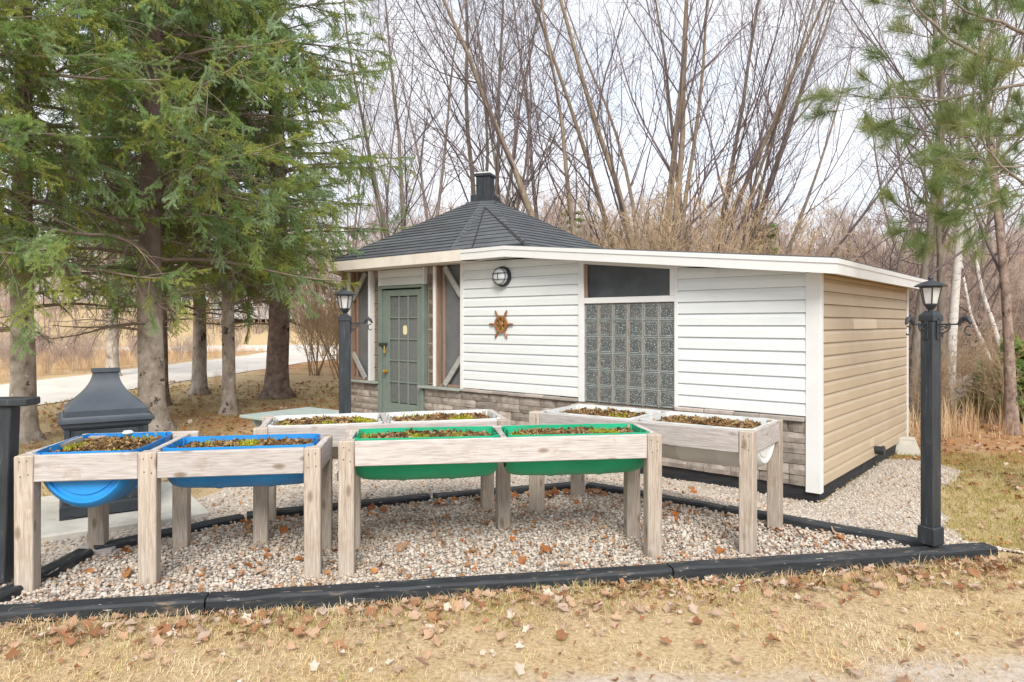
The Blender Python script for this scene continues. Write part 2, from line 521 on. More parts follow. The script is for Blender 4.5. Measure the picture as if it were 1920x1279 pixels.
m_gjoint = mat('glass_block_joint', [(0.3, (0.28, 0.31, 0.30)), (0.7, (0.50, 0.54, 0.53))], scale=14, rough=0.4)
m_grim = mat('glass_block_rim', [(0.3, (0.12, 0.138, 0.138)), (0.7, (0.28, 0.31, 0.305))], scale=22, rough=0.12, spec=0.6, rand=0.1)
m_gside = mat('glass_block_brown_joint', [(0.3, (0.20, 0.135, 0.095)), (0.7, (0.33, 0.25, 0.19))], scale=14, rough=0.5)

def clear_glass():
    m = bpy.data.materials.new('lantern_glass')
    m.use_nodes = True
    nt = m.node_tree; L = nt.links.new
    b = nt.nodes['Principled BSDF']
    b.inputs['Base Color'].default_value = (0.86, 0.86, 0.84, 1)
    b.inputs['Roughness'].default_value = 0.08
    n = nd(nt, 'ShaderNodeTexNoise', Scale=30.0, Detail=2)
    tc = nt.nodes.new('ShaderNodeTexCoord'); L(tc.outputs['Object'], n.inputs['Vector'])
    bp = nd(nt, 'ShaderNodeBump', Strength=0.4, Distance=0.004); L(n.outputs['Fac'], bp.inputs['Height']); L(bp.outputs[0], b.inputs['Normal'])
    t = nt.nodes.new('ShaderNodeBsdfTransparent')
    t.inputs['Color'].default_value = (0.93, 0.93, 0.92, 1)
    ms = nt.nodes.new('ShaderNodeMixShader'); ms.inputs['Fac'].default_value = 0.45
    L(t.outputs[0], ms.inputs[1]); L(b.outputs[0], ms.inputs[2])
    L(ms.outputs[0], nt.nodes['Material Output'].inputs['Surface'])
    return m
m_lglass = clear_glass()

# bark and foliage
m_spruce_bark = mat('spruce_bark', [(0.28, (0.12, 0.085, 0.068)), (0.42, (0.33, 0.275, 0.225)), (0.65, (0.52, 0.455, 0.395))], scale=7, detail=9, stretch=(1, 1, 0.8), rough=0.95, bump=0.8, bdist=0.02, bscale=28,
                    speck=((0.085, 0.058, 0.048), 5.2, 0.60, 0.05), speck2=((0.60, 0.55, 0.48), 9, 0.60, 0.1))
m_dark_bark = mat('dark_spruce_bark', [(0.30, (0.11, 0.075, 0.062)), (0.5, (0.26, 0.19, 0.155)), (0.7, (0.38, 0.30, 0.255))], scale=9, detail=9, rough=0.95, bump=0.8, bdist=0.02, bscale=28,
                  speck=((0.045, 0.03, 0.027), 5, 0.60, 0.06))
m_twig_dead = mat('dead_spruce_twig', [(0.3, (0.17, 0.125, 0.10)), (0.7, (0.34, 0.27, 0.215))], scale=3, rough=0.95)
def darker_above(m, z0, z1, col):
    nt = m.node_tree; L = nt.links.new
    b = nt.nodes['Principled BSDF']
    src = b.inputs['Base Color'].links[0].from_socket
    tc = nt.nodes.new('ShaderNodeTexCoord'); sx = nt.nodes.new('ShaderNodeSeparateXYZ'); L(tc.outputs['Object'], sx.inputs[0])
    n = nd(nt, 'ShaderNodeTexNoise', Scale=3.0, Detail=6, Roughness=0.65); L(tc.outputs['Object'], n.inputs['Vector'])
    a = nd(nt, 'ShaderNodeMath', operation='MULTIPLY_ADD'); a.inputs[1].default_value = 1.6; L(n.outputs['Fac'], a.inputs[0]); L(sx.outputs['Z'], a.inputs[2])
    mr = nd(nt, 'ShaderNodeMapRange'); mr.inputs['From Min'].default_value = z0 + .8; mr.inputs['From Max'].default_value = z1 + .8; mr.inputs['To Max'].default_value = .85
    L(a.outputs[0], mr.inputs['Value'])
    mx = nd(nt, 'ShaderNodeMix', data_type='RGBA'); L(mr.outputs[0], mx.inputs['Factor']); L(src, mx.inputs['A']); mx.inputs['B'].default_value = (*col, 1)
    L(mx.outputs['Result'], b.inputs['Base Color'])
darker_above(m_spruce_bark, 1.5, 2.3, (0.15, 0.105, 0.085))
m_bark = mat('grey_brown_bark', [(0.3, (0.14, 0.112, 0.092)), (0.7, (0.29, 0.245, 0.205))], scale=7, detail=8, stretch=(3, 3, 0.7), rough=0.95, bump=0.5, bdist=0.015, rand=0.1,
             speck=((0.09, 0.075, 0.065), 6, 0.64, 0.08))
m_bark_gold = mat('ochre_bark', [(0.3, (0.155, 0.118, 0.082)), (0.7, (0.32, 0.25, 0.178))], scale=6, detail=8, stretch=(3, 3, 0.7), rough=0.95, bump=0.5, bdist=0.015, rand=0.1)
m_twig = mat('purple_brown_twig', [(0.3, (0.115, 0.085, 0.088)), (0.7, (0.20, 0.155, 0.155))], scale=2, rough=0.9, rand=0.15)
m_twig_gold = mat('ochre_twig', [(0.3, (0.33, 0.235, 0.145)), (0.7, (0.48, 0.36, 0.235))], scale=2, rough=0.9, rand=0.15)
m_twig_far = multi_mat('far_twigs', [(0.0, (0.36, 0.27, 0.235)), (0.4, (0.46, 0.355, 0.31)), (0.7, (0.43, 0.335, 0.255)), (1.0, (0.52, 0.43, 0.385))], noise=1.0, namt=0.15)  # distance haze put into the colour as paler twigs
m_birch = mat('birch_bark', [(0.3, (0.50, 0.46, 0.42)), (0.7, (0.70, 0.67, 0.63))], scale=6, stretch=(1, 1, 4), rough=0.8, speck=((0.10, 0.08, 0.07), 5, 0.62, 0.05, True), rand=0.05)
m_needle = multi_mat('spruce_needles', [(0.0, (0.37, 0.39, 0.10)), (0.3, (0.41, 0.455, 0.145)), (0.55, (0.26, 0.39, 0.13)), (0.8, (0.33, 0.45, 0.22)), (1.0, (0.41, 0.52, 0.33))],
                     noise=6, namt=0.22, trans=0.5, rough=0.6, patch=[((0.41, 0.45, 0.12), .9, .52, .15, .7), ((0.33, 0.48, 0.28), 1.3, .55, .12, .7)])
m_pine = multi_mat('pine_needles', [(0.0, (0.16, 0.235, 0.085)), (0.5, (0.225, 0.295, 0.11)), (0.8, (0.27, 0.315, 0.115)), (1.0, (0.31, 0.31, 0.125))], noise=8, namt=0.2, trans=0.35, rough=0.5)
m_straw = multi_mat('straw_grass', [(0.0, (0.57, 0.40, 0.21)), (0.35, (0.72, 0.545, 0.32)), (0.6, (0.68, 0.525, 0.28)), (0.8, (0.78, 0.64, 0.43)), (0.93, (0.52, 0.47, 0.17)), (1.0, (0.30, 0.36, 0.09))],
                    noise=4, namt=0.15, trans=0.25, patch=[((0.80, 0.70, 0.53), 1.7, .48, .14, .75), ((0.42, 0.28, 0.155), 3.4, .55, .10, .65), ((0.44, 0.43, 0.14), 2.0, .57, .10, .6)])
m_greenish = multi_mat('thin_lawn_grass', [(0.0, (0.44, 0.36, 0.13)), (0.4, (0.36, 0.33, 0.10)), (0.75, (0.50, 0.40, 0.19)), (1.0, (0.25, 0.28, 0.07))], noise=4, namt=0.15, trans=0.25)
m_reed = multi_mat('dry_reeds', [(0.0, (0.52, 0.33, 0.20)), (0.5, (0.64, 0.46, 0.28)), (1.0, (0.70, 0.56, 0.36))], noise=2, namt=0.2, trans=0.2)
m_leaf = multi_mat('dead_leaf', [(0.0, (0.24, 0.11, 0.055)), (0.18, (0.36, 0.185, 0.095)), (0.36, (0.30, 0.185, 0.12)), (0.52, (0.46, 0.30, 0.19)), (0.68, (0.50, 0.345, 0.23)), (0.84, (0.40, 0.285, 0.22)), (1.0, (0.66, 0.56, 0.47))],
                   noise=26, namt=0.3, bump=0.3, trans=0.15)
m_leaf_or = multi_mat('orange_dead_leaf', [(0.0, (0.42, 0.15, 0.04)), (0.5, (0.34, 0.145, 0.06)), (1.0, (0.52, 0.25, 0.09))], noise=26, namt=0.3, bump=0.3, trans=0.2)
m_pebble = multi_mat('river_pebbles', [(0.0, (0.35, 0.295, 0.24)), (0.15, (0.52, 0.47, 0.41)), (0.35, (0.57, 0.51, 0.44)), (0.5, (0.31, 0.28, 0.26)), (0.62, (0.44, 0.32, 0.22)), (0.78, (0.64, 0.59, 0.53)), (0.9, (0.40, 0.35, 0.31)), (1.0, (0.20, 0.18, 0.165))],
                     noise=40, namt=0.25, rough=0.75, patch=[((0.40, 0.31, 0.225), 1.6, .50, .18, .40)])
m_bits = multi_mat('soil_bits', [(0.0, (0.06, 0.035, 0.02)), (0.3, (0.17, 0.09, 0.04)), (0.55, (0.30, 0.19, 0.085)), (0.75, (0.42, 0.29, 0.14)), (1.0, (0.10, 0.06, 0.045))], noise=40, namt=0.2)
m_moss = multi_mat('moss', [(0.0, (0.25, 0.25, 0.02)), (0.5, (0.36, 0.33, 0.03)), (1.0, (0.20, 0.24, 0.03))], noise=40, namt=0.3)
m_gravelbase = mat('gravel_base', [(0.3, (0.20, 0.155, 0.115)), (0.5, (0.34, 0.28, 0.22)), (0.7, (0.50, 0.44, 0.37))], scale=34, detail=6, rough=0.95, bump=0.8, bdist=0.015,
                   speck=((0.20, 0.15, 0.11), 3.5, 0.62, 0.15), objrnd=False)
m_finegravel = mat('fine_gravel_base', [(0.3, (0.32, 0.27, 0.215)), (0.5, (0.48, 0.42, 0.355)), (0.7, (0.63, 0.575, 0.51))], scale=42, detail=6, rough=0.95, bump=0.7, bdist=0.012,
                   speck=((0.36, 0.25, 0.15), 2.2, 0.58, 0.15), objrnd=False)

def ground_mat():
    m = bpy.data.materials.new('dry_lawn_and_litter')
    m.use_nodes = True
    nt = m.node_tree; L = nt.links.new
    b = nt.nodes['Principled BSDF']
    b.inputs['Roughness'].default_value = 0.95
    b.inputs['Specular IOR Level'].default_value = 0.15
    tc = nt.nodes.new('ShaderNodeTexCoord')
    at = nd(nt, 'ShaderNodeAttribute', attribute_name='zone')
    sp = nt.nodes.new('ShaderNodeSeparateColor'); L(at.outputs['Color'], sp.inputs[0])
    def noise(scale, detail=6, rough=0.6):
        n = nd(nt, 'ShaderNodeTexNoise', Scale=scale, Detail=detail, Roughness=rough)
        L(tc.outputs['Object'], n.inputs['Vector'])
        return n.outputs['Fac']
    fine = noise(46, 8, 0.75)
    straw = ramp(nt, [(0.28, (0.24, 0.155, 0.08)), (0.45, (0.48, 0.35, 0.195)), (0.6, (0.64, 0.50, 0.31)), (0.75, (0.74, 0.62, 0.44))]); L(fine, straw.inputs['Fac'])
    litter = ramp(nt, [(0.28, (0.14, 0.065, 0.028)), (0.45, (0.33, 0.175, 0.08)), (0.6, (0.45, 0.26, 0.125)), (0.75, (0.53, 0.36, 0.21))]); L(fine, litter.inputs['Fac'])
    green = ramp(nt, [(0.28, (0.16, 0.13, 0.03)), (0.45, (0.36, 0.30, 0.085)), (0.6, (0.48, 0.395, 0.15)), (0.75, (0.56, 0.47, 0.24))]); L(fine, green.inputs['Fac'])
    sand = ramp(nt, [(0.28, (0.36, 0.285, 0.22)), (0.5, (0.58, 0.49, 0.40)), (0.75, (0.70, 0.63, 0.55))]); L(fine, sand.inputs['Fac'])
    patch = noise(1.5, 7, 0.62)
    patch2 = noise(3.1, 7, 0.66)
    col = straw.outputs['Color']
    for ch, r, pn in ((0, litter, patch), (1, green, patch2), (2, sand, patch2)):
        sm = nd(nt, 'ShaderNodeMath', operation='ADD'); L(sp.outputs[ch], sm.inputs[0]); L(pn, sm.inputs[1])
        rr = ramp(nt, [(0.0, 0.0), (1.0, 1.0)])
        mr = nd(nt, 'ShaderNodeMapRange'); mr.inputs['From Min'].default_value = 0.82; mr.inputs['From Max'].default_value = 1.08
        L(sm.outputs[0], mr.inputs['Value'])
        mx = nd(nt, 'ShaderNodeMix', data_type='RGBA')
        L(mr.outputs[0], mx.inputs['Factor']); L(col, mx.inputs['A']); L(r.outputs['Color'], mx.inputs['B'])
        col = mx.outputs['Result']
    L(col, b.inputs['Base Color'])
    bp = nd(nt, 'ShaderNodeBump', Strength=0.8, Distance=0.02); L(fine, bp.inputs['Height']); L(bp.outputs[0], b.inputs['Normal'])
    return m
m_ground = ground_mat()

# ------------------------------------------------------------------ scatter (geometry nodes, for uncountable stuff only)
def scatter_group(name, protos):
    col = bpy.data.collections.new(name + '_shapes')
    for i, me in enumerate(protos):
        o = bpy.data.objects.new('%s_shape_%02d' % (name, i), me)
        col.objects.link(o)
    ng = bpy.data.node_groups.new(name + '_scatter', 'GeometryNodeTree')
    ng.interface.new_socket('Geometry', in_out='INPUT', socket_type='NodeSocketGeometry')
    ng.interface.new_socket('Geometry', in_out='OUTPUT', socket_type='NodeSocketGeometry')
    gi = ng.nodes.new('NodeGroupInput'); go = ng.nodes.new('NodeGroupOutput')
    ci = ng.nodes.new('GeometryNodeCollectionInfo')
    ci.inputs['Collection'].default_value = col
    ci.inputs['Separate Children'].default_value = True
    ci.inputs['Reset Children'].default_value = True
    ip = ng.nodes.new('GeometryNodeInstanceOnPoints')
    ip.inputs['Pick Instance'].default_value = True
    def attr(n, t):
        a = ng.nodes.new('GeometryNodeInputNamedAttribute')
        a.data_type = t
        a.inputs['Name'].default_value = n
        return [o for o in a.outputs if o.enabled and o.name == 'Attribute'][0]
    L = ng.links.new
    L(gi.outputs[0], ip.inputs['Points'])
    L(ci.outputs[0], ip.inputs['Instance'])
    L(attr('pick', 'INT'), ip.inputs['Instance Index'])
    L(attr('turn', 'FLOAT_VECTOR'), ip.inputs['Rotation'])
    L(attr('size', 'FLOAT'), ip.inputs['Scale'])
    L(ip.outputs[0], go.inputs[0])
    return ng

def scatter(name, ng, nproto, P, rot, size, parent=None, kind='stuff', pick=None):
    P = np.asarray(P, np.float32)
    n = len(P)
    me = bpy.data.meshes.new(name)
    me.vertices.add(n)
    me.vertices.foreach_set('co', P.ravel())
    a = me.attributes.new('turn', 'FLOAT_VECTOR', 'POINT'); a.data.foreach_set('vector', np.asarray(rot, np.float32).ravel())
    a = me.attributes.new('size', 'FLOAT', 'POINT'); a.data.foreach_set('value', np.asarray(size, np.float32))
    a = me.attributes.new('pick', 'INT', 'POINT')
    if pick is None:
        pick = RNG.integers(0, nproto, n)
    a.data.foreach_set('value', np.asarray(pick, np.int32))
    me.update()
    o = bpy.data.objects.new(name, me)
    link(o, parent)
    md = o.modifiers.new('scatter', 'NODES')
    md.node_group = ng
    if kind:
        o['kind'] = kind
    return o

def dir_to_euler(D, roll=None):
    """Euler XYZ that turns +X onto each direction (roll about it)"""
    D = D / np.linalg.norm(D, axis=1, keepdims=True)
    yaw = np.arctan2(D[:, 1], D[:, 0]); pitch = -np.arcsin(np.clip(D[:, 2], -1, 1))
    r = np.zeros(len(D)) if roll is None else roll
    return np.stack([r, pitch, yaw], 1)

# ------------------------------------------------------------------ many tubes at once
def tubes(groups):
    """groups: list of (P (N,n,3), R (N,n), sides) -> V, quads"""
    VV, FF, base = [], [], 0
    for P, Rr, k in groups:
        N, n, _ = P.shape
        if N == 0: continue
        T = np.gradient(P, axis=1)
        T /= np.maximum(np.linalg.norm(T, axis=2, keepdims=True), 1e-9)
        D = P[:, -1] - P[:, 0]
        D /= np.maximum(np.linalg.norm(D, axis=1, keepdims=True), 1e-9)
        ref = np.where(np.abs(D[:, 2:3]) > 0.8, np.array([[1.0, 0, 0]]), np.array([[0, 0, 1.0]]))
        U = ref[:, None, :] - (ref[:, None, :] * T).sum(2, keepdims=True) * T
        U /= np.maximum(np.linalg.norm(U, axis=2, keepdims=True), 1e-9)
        B = np.cross(T, U)
        a = np.arange(k) * 2 * np.pi / k
        V = P[:, :, None, :] + Rr[:, :, None, None] * (np.cos(a)[None, None, :, None] * U[:, :, None, :] + np.sin(a)[None, None, :, None] * B[:, :, None, :])
        VV.append(V.reshape(-1, 3))
        i = np.arange(N)[:, None, None] * (n * k) + np.arange(n - 1)[None, :, None] * k
        q = np.arange(k)[None, None, :]; q2 = (q + 1) % k
        FF.append((np.stack([i + q, i + q2, i + k + q2, i + k + q], -1) + base).reshape(-1, 4))
        base += N * n * k
    return np.concatenate(VV), np.concatenate(FF)

def sprout(rng, P, Rr, c, m, ang, ratio, lo=0.25, hi=1.0, trop=0.1, wob=0.12, rr=0.6, rmin=0.003, taper=0.25, shape=0.5):
    """grow c children on every parent polyline"""
    N, n, _ = P.shape
    L = np.linalg.norm(np.diff(P, axis=1), axis=2).sum(1)
    f = lo + (hi - lo) * (np.arange(c)[None, :] + rng.random((N, c))) / c
    x = f * (n - 1)
    i = np.minimum(x.astype(int), n - 2); t = (x - i)[..., None]
    ar = np.arange(N)[:, None]
    p = P[ar, i] * (1 - t) + P[ar, i + 1] * t
    tan = P[ar, i + 1] - P[ar, i]
    tan /= np.maximum(np.linalg.norm(tan, axis=2, keepdims=True), 1e-9)
    r0 = (Rr[ar, i] * (1 - t[..., 0]) + Rr[ar, i + 1] * t[..., 0]) * rr
    v = rng.normal(size=(N, c, 3))
    v -= (v * tan).sum(2, keepdims=True) * tan
    v /= np.maximum(np.linalg.norm(v, axis=2, keepdims=True), 1e-9)
    a = np.radians(ang) * rng.uniform(0.7, 1.3, (N, c, 1))
    d = np.cos(a) * tan + np.sin(a) * v
    ln = L[:, None] * ratio * (1 - shape * (f - lo) / max(hi - lo, 1e-6)) * rng.uniform(0.65, 1.25, (N, c))
    p = p.reshape(-1, 3); d = d.reshape(-1, 3); ln = ln.reshape(-1); r0 = np.maximum(r0.reshape(-1), rmin)
    Q = np.zeros((len(p), m, 3)); Q[:, 0] = p
    for s in range(1, m):
        d = d + rng.normal(size=d.shape) * wob
        d[:, 2] += trop
        d /= np.linalg.norm(d, axis=1, keepdims=True)
        Q[:, s] = Q[:, s - 1] + d * (ln / (m - 1))[:, None]
    Rq = np.maximum(r0[:, None] * np.linspace(1, taper, m)[None, :], rmin * 0.8)
    return Q, Rq

def stem(rng, p0, d0, length, r0, n=12, wob=0.05, trop=0.02, taper=0.15, flare=0.0):
    P = np.zeros((1, n, 3)); P[0, 0] = p0
    d = np.array(d0, float); d /= np.linalg.norm(d)
    for s in range(1, n):
        d = d + rng.normal(size=3) * wob * np.array((1, 1, 0.3)); d[2] += trop
        d /= np.linalg.norm(d)
        P[0, s] = P[0, s - 1] + d * length / (n - 1)
    u = np.linspace(0, 1, n)
    Rr = r0 * (1 - (1 - taper) * u ** 0.8) * (1 + flare * np.exp(-u * 22))
    return P, Rr[None, :]

def tri_count(o):
    return len(o.data.polygons)

# ================================================================== SETTING
BED = [(-2.56, 3.33), (-2.56, 4.22), (-1.90, 4.93), (-0.62, 5.50), (0.62, 5.95), (2.55, 4.31), (2.5, 4.20)]
# -- ground: one sheet, denser near the camera
def graded(lo, hi, n, c=0.0, k=3.2):
    a, b = np.arcsinh((lo - c) * k), np.arcsinh((hi - c) * k)
    return c + np.sinh(np.linspace(a, b, n)) / k
gx = graded(-110, 110, 300, 0.5, 0.55)
gy = graded(-8, 170, 300, 3.6, 0.55)
X, Y = np.meshgrid(gx, gy)
Zg = G(X, Y)
V = np.stack([X, Y, Zg], -1).reshape(-1, 3)
ny, nx = X.shape
ii = np.arange(ny - 1)[:, None] * nx + np.arange(nx - 1)[None, :]
quads = np.stack([ii, ii + 1, ii + nx + 1, ii + nx], -1).reshape(-1, 4)
me = mesh_np('ground', V, [quads], m_ground, True)
ca = me.color_attributes.new('zone', 'FLOAT_COLOR', 'POINT')
x, y = V[:, 0], V[:, 1]
S = (x - 1.81) * N0[0] + (y - 7.74) * N0[1]
TT = (x - 1.81) * E0[0] + (y - 7.74) * E0[1]
lit = 0.10 + 0.46 * sst((x - 3.2) / 1.5) * sst((y - 7.7) / 1.2) + 0.42 * np.exp(-((x + 4.6) ** 2 / 10 + (y - 10.5) ** 2 / 14)) + 0.45 * sst((y - 15) / 8) * (x > -8) + 0.28 * ((x < -12) & (y > 12) & (y < 44))
grn = 0.02 + 0.30 * np.exp(-((x - 5.3) ** 2 / 3.2 + (y - 6.6) ** 2 / 2.2)) + 0.17 * np.exp(-((x + 4.2) ** 2 / 8 + (y - 8.0) ** 2 / 8)) + 0.25 * ((x < -8) & (y > 46)) + 0.16 * np.exp(-((y - 3.45 - 0.16 * x) ** 2 / 0.10))
snd = 0.09 * (y < 3.2) + 0.50 * np.exp(-((x - 0.55) ** 2 / 0.5 + (y - 2.62) ** 2 / 0.06)) + 0.50 * np.exp(-((x - 2.3) ** 2 / 0.8 + (y - 2.75) ** 2 / 0.10)) + 0.30 * np.exp(-((y - 2.3) ** 2 / 0.30))
ca.data.foreach_set('color', np.stack([lit, grn, snd, np.ones_like(lit)], 1).astype(np.float32).ravel())
go_ = add_obj('ground', me, kind='structure')

def sheet(name, poly, material, dz, step=0.3, noise=0.0):
    """a sheet that follows the ground inside a polygon (outline subdivided and roughened)"""
    pts = []
    n = len(poly)
    for i in range(n):
        a = np.array(poly[i]); b = np.array(poly[(i + 1) % n])
        k = max(1, int(np.linalg.norm(b - a) / step))
        for j in range(k):
            p = a + (b - a) * j / k
            if noise:
                p = p + RNG.normal(size=2) * noise
            pts.append(p)
    bm = bmesh.new()
    vs = [bm.verts.new((p[0], p[1], 0)) for p in pts]
    bm.faces.new(vs)
    bmesh.ops.triangulate(bm, faces=bm.faces[:])
    xs = [p[0] for p in pts]; ys = [p[1] for p in pts]
    for axis, vals in ((0, xs), (1, ys)):
        lo, hi = min(vals), max(vals)
        t = lo + step
        while t < hi:
            co = (t, 0, 0) if axis == 0 else (0, t, 0)
            no = (1, 0, 0) if axis == 0 else (0, 1, 0)
            bmesh.ops.bisect_plane(bm, geom=bm.verts[:] + bm.edges[:] + bm.faces[:], plane_co=co, plane_no=no)
            t += step
    for v in bm.verts:
        v.co.z = g(v.co.x, v.co.y) + dz
    bmesh.ops.recalc_face_normals(bm, faces=bm.faces[:])
    for f in bm.faces:
        if f.normal.z < 0:
            f.normal_flip()
        f.smooth = True
    me = bpy.data.meshes.new(name)
    bm.to_mesh(me); bm.free()
    me.materials.append(material)
    return add_obj(name, me, kind='structure')

PATH = [(-2.62, 3.3), (-3.1, 3.6), (-3.15, 4.3), (-2.75, 5.0), (-2.4, 5.9), (-2.9, 7.0), (-2.95, 8.6), (-2.6, 11.2), (-0.7, 9.85), (2.98, 6.74), (4.4, 8.4), (4.75, 8.95), (5.2, 8.8), (5.25, 8.1), (4.45, 7.2), (3.85, 6.2),
        (3.5, 5.4), (3.4, 4.98), (3.7, 4.78), (4.7, 4.85), (4.9, 4.45), (3.2, 4.42), (2.6, 4.36), (0.64, 6.0), (-0.62, 5.55), (-1.95, 4.98), (-2.62, 4.25)]
sheet('gravel_path', PATH, m_finegravel, 0.012, 0.25, 0.035)
sheet('gravel_bed', BED, m_gravelbase, 0.016, 0.25, 0.0)
sheet('road', [(-7.8, 3), (-8.1, 9), (-8.2, 16), (-7.6, 24), (-7.0, 29), (-5.6, 36), (-4.5, 44), (-3, 50), (-9, 50), (-11, 45), (-24, 43.5), (-45, 44), (-45, 37.5), (-24, 37), (-12.2, 36), (-11.8, 28), (-11.8, 20), (-11.9, 14), (-12.0, 9), (-12, 3)],
      m_road, 0.014, 1.0, 0.10)

# ================================================================== BED TIMBERS
def timber(p, q, w_=0.10, h=0.102, name='edging_timber', label='', zoff=-0.03, grp='black timbers edging the gravel bed'):
    p = Vector((p[0], p[1], 0)); q = Vector((q[0], q[1], 0))
    L = (q - p).length
    z = (g(p.x, p.y) + g(q.x, q.y)) / 2
    mb = MB()
    n = max(2, int(L / 0.16))
    prev = None
    for i in range(n + 1):
        u = i / n * L
        jy = random.uniform(-.004, .004); jz = random.uniform(-.005, .005)
        b = .012
        ring = [(u, -w_ / 2 + jy, 0), (u, -w_ / 2 + jy, h - b + jz), (u, -w_ / 2 + b + jy, h + jz), (u, w_ / 2 - b + jy, h + jz * .4), (u, w_ / 2 + jy, h - b + jz * .4), (u, w_ / 2 + jy, 0)]
        o = len(mb.v); mb.v += [Vector(r) for r in ring]
        if prev is not None:
            for k in range(5):
                mb.f.append([prev + k, o + k, o + k + 1, prev + k + 1][::-1])
        else:
            mb.f.append([o + k for k in range(6)][::-1])
        prev = o
    mb.f.append([prev + k for k in range(6)])
    o = mb.build(name, m_beam, None, (p.x, p.y, z + zoff), (0, 0, math.atan2(q.y - p.y, q.x - p.x)))
    tag(o, label, 'timber', grp)
    return o
def lerp2(a, b, t): return (a[0] + (b[0] - a[0]) * t, a[1] + (b[1] - a[1]) * t)
FA, FB = (-2.47, 3.30), (2.93, 4.25)
timber(FA, lerp2(FA, FB, .175), label='black edging timber at the front beneath the blue planter, leftmost of the front row', w_=.115)
timber(lerp2(FA, FB, .1765), lerp2(FA, FB, .62), label='long black edging timber along the front lawn beneath the green planter', w_=.115)
timber(lerp2(FA, FB, .6215), FB, label='black edging timber along the lawn with the front lamp post standing at its end', w_=.115)
timber((-2.59, 3.30), (-2.59, 4.20), label='short black edging timber running back beside the outdoor fireplace slab')
timber((-2.58, 4.27), (-1.93, 4.95), label='black edging timber behind the blue planter near the concrete slab')
timber((-1.90, 4.97), (-0.66, 5.51), label='black edging timber behind the left white planter')
timber((-0.62, 5.53), (0.60, 5.97), label='black edging timber behind the green planter, reaching the rear corner of the bed')
timber((0.66, 5.95), (1.58, 5.17), label='peeling black edging timber between bed and cabin, nearest the rear corner')
timber((1.60, 5.15), (2.60, 4.305), label='peeling black edging timber leading from right white planter to the lamp post')

# ================================================================== CABIN
HZ = -1.75
CAB = thing('cabin', 'white sided garden cabin with dark octagonal roof, beige end wall and glass block window', 'cabin', (1.81, 7.74, HZ), math.atan2(E0[1], E0[0]))
def T(px, y=0.0):
    """cabin x for a photo column on the plane at local depth y"""
    k = (px - 960) / F
    x0 = 1.81 + N0[0] * y; d0 = 7.74 + N0[1] * y
    return (k * d0 - x0) / (E0[0] - E0[1] * k)
def roofh(x):
    return 2.757 - 0.102 * max(0.0, x + 2.24)
XL, XR, YB = -6.18, 1.54, 3.90
# unseen solid core added so that no light leaks through
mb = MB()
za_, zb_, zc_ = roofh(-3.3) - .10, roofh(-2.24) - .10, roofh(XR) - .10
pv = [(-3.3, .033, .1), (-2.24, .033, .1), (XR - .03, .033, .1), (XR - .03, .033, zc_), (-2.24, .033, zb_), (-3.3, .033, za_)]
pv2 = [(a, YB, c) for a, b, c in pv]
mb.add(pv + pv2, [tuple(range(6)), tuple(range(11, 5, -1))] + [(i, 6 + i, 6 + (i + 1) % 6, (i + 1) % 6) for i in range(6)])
mb.build('light_block_core', m_dark, CAB)
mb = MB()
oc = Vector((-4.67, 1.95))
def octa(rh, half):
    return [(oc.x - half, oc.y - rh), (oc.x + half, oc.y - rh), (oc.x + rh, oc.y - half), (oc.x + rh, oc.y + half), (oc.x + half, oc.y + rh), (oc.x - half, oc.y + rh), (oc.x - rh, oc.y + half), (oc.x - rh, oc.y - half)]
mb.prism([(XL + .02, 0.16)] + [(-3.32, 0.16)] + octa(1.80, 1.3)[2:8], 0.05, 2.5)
mb.build('gazebo_light_block', m_dark, CAB)  # unseen dark core, added to stop light inside the gazebo
# side facets of the gazebo (hidden or seen edge-on): plain wall boards
mb = MB()
o8 = octa(1.93, 1.37)
for i in (4, 5, 6):
    a, b = o8[i], o8[(i + 1) % 8]
    d = Vector((b[0] - a[0], b[1] - a[1])).normalized(); n_ = Vector((d.y, -d.x)) * .03
    mb.prism([(a[0], a[1]), (b[0], b[1]), (b[0] - n_.x, b[1] - n_.y), (a[0] - n_.x, a[1] - n_.y)], 0.1, 2.58)
mb.build('rear_wall_panel', m_brownboard, CAB)
# skirt
mb = MB(); mb.cbox((-6.1, .012, -.25), (XR - .02, .05, .15), .004); mb.build('skirt_board', m_skirt, CAB)
mb = MB(); mb.cbox((XR - .05, .052, -.25), (XR - .015, YB, .15), .004); mb.build('skirt_board', m_skirt, CAB)

def board(O, U, OUT, L, z0, z1a, z1b, name, material, drop=0.0):
    """one course of lap siding: O start, U along, OUT outward; top at z1a (start) / z1b (end)"""
    O, U, OUT = Vector(O), Vector(U), Vector(OUT)
    ZV = Vector((0, 0, 1))
    def sec(u, z1):
        p = z1 - z0
        pr = [(-.002, z1), (.000, z1), (.018, z1 - .34 * p), (.022, z0 + .009), (.021, z0 + .006), (.002, z0 + .006), (-.002, z0 + .006)]
        return [O + U * u + OUT * a + ZV * z for a, z in pr]
    mb = MB()
    A = sec(0, z1a); B = sec(L, z1b)
    n = len(A)
    mb.v = A + B
    for i in range(n - 1):
        mb.f.append([i, i + 1, n + i + 1, n + i])
    mb.f.append(list(range(n))[::-1]); mb.f.append(list(range(n, 2 * n)))
    bm = bmesh.new()
    vs = [bm.verts.new(v) for v in mb.v]
    for f in mb.f: bm.faces.new([vs[i] for i in f])
    bmesh.ops.recalc_face_normals(bm, faces=bm.faces[:])
    me = bpy.data.meshes.new(name); bm.to_mesh(me); bm.free()
    me.materials.append(material)
    return add_obj(name, me, CAB)

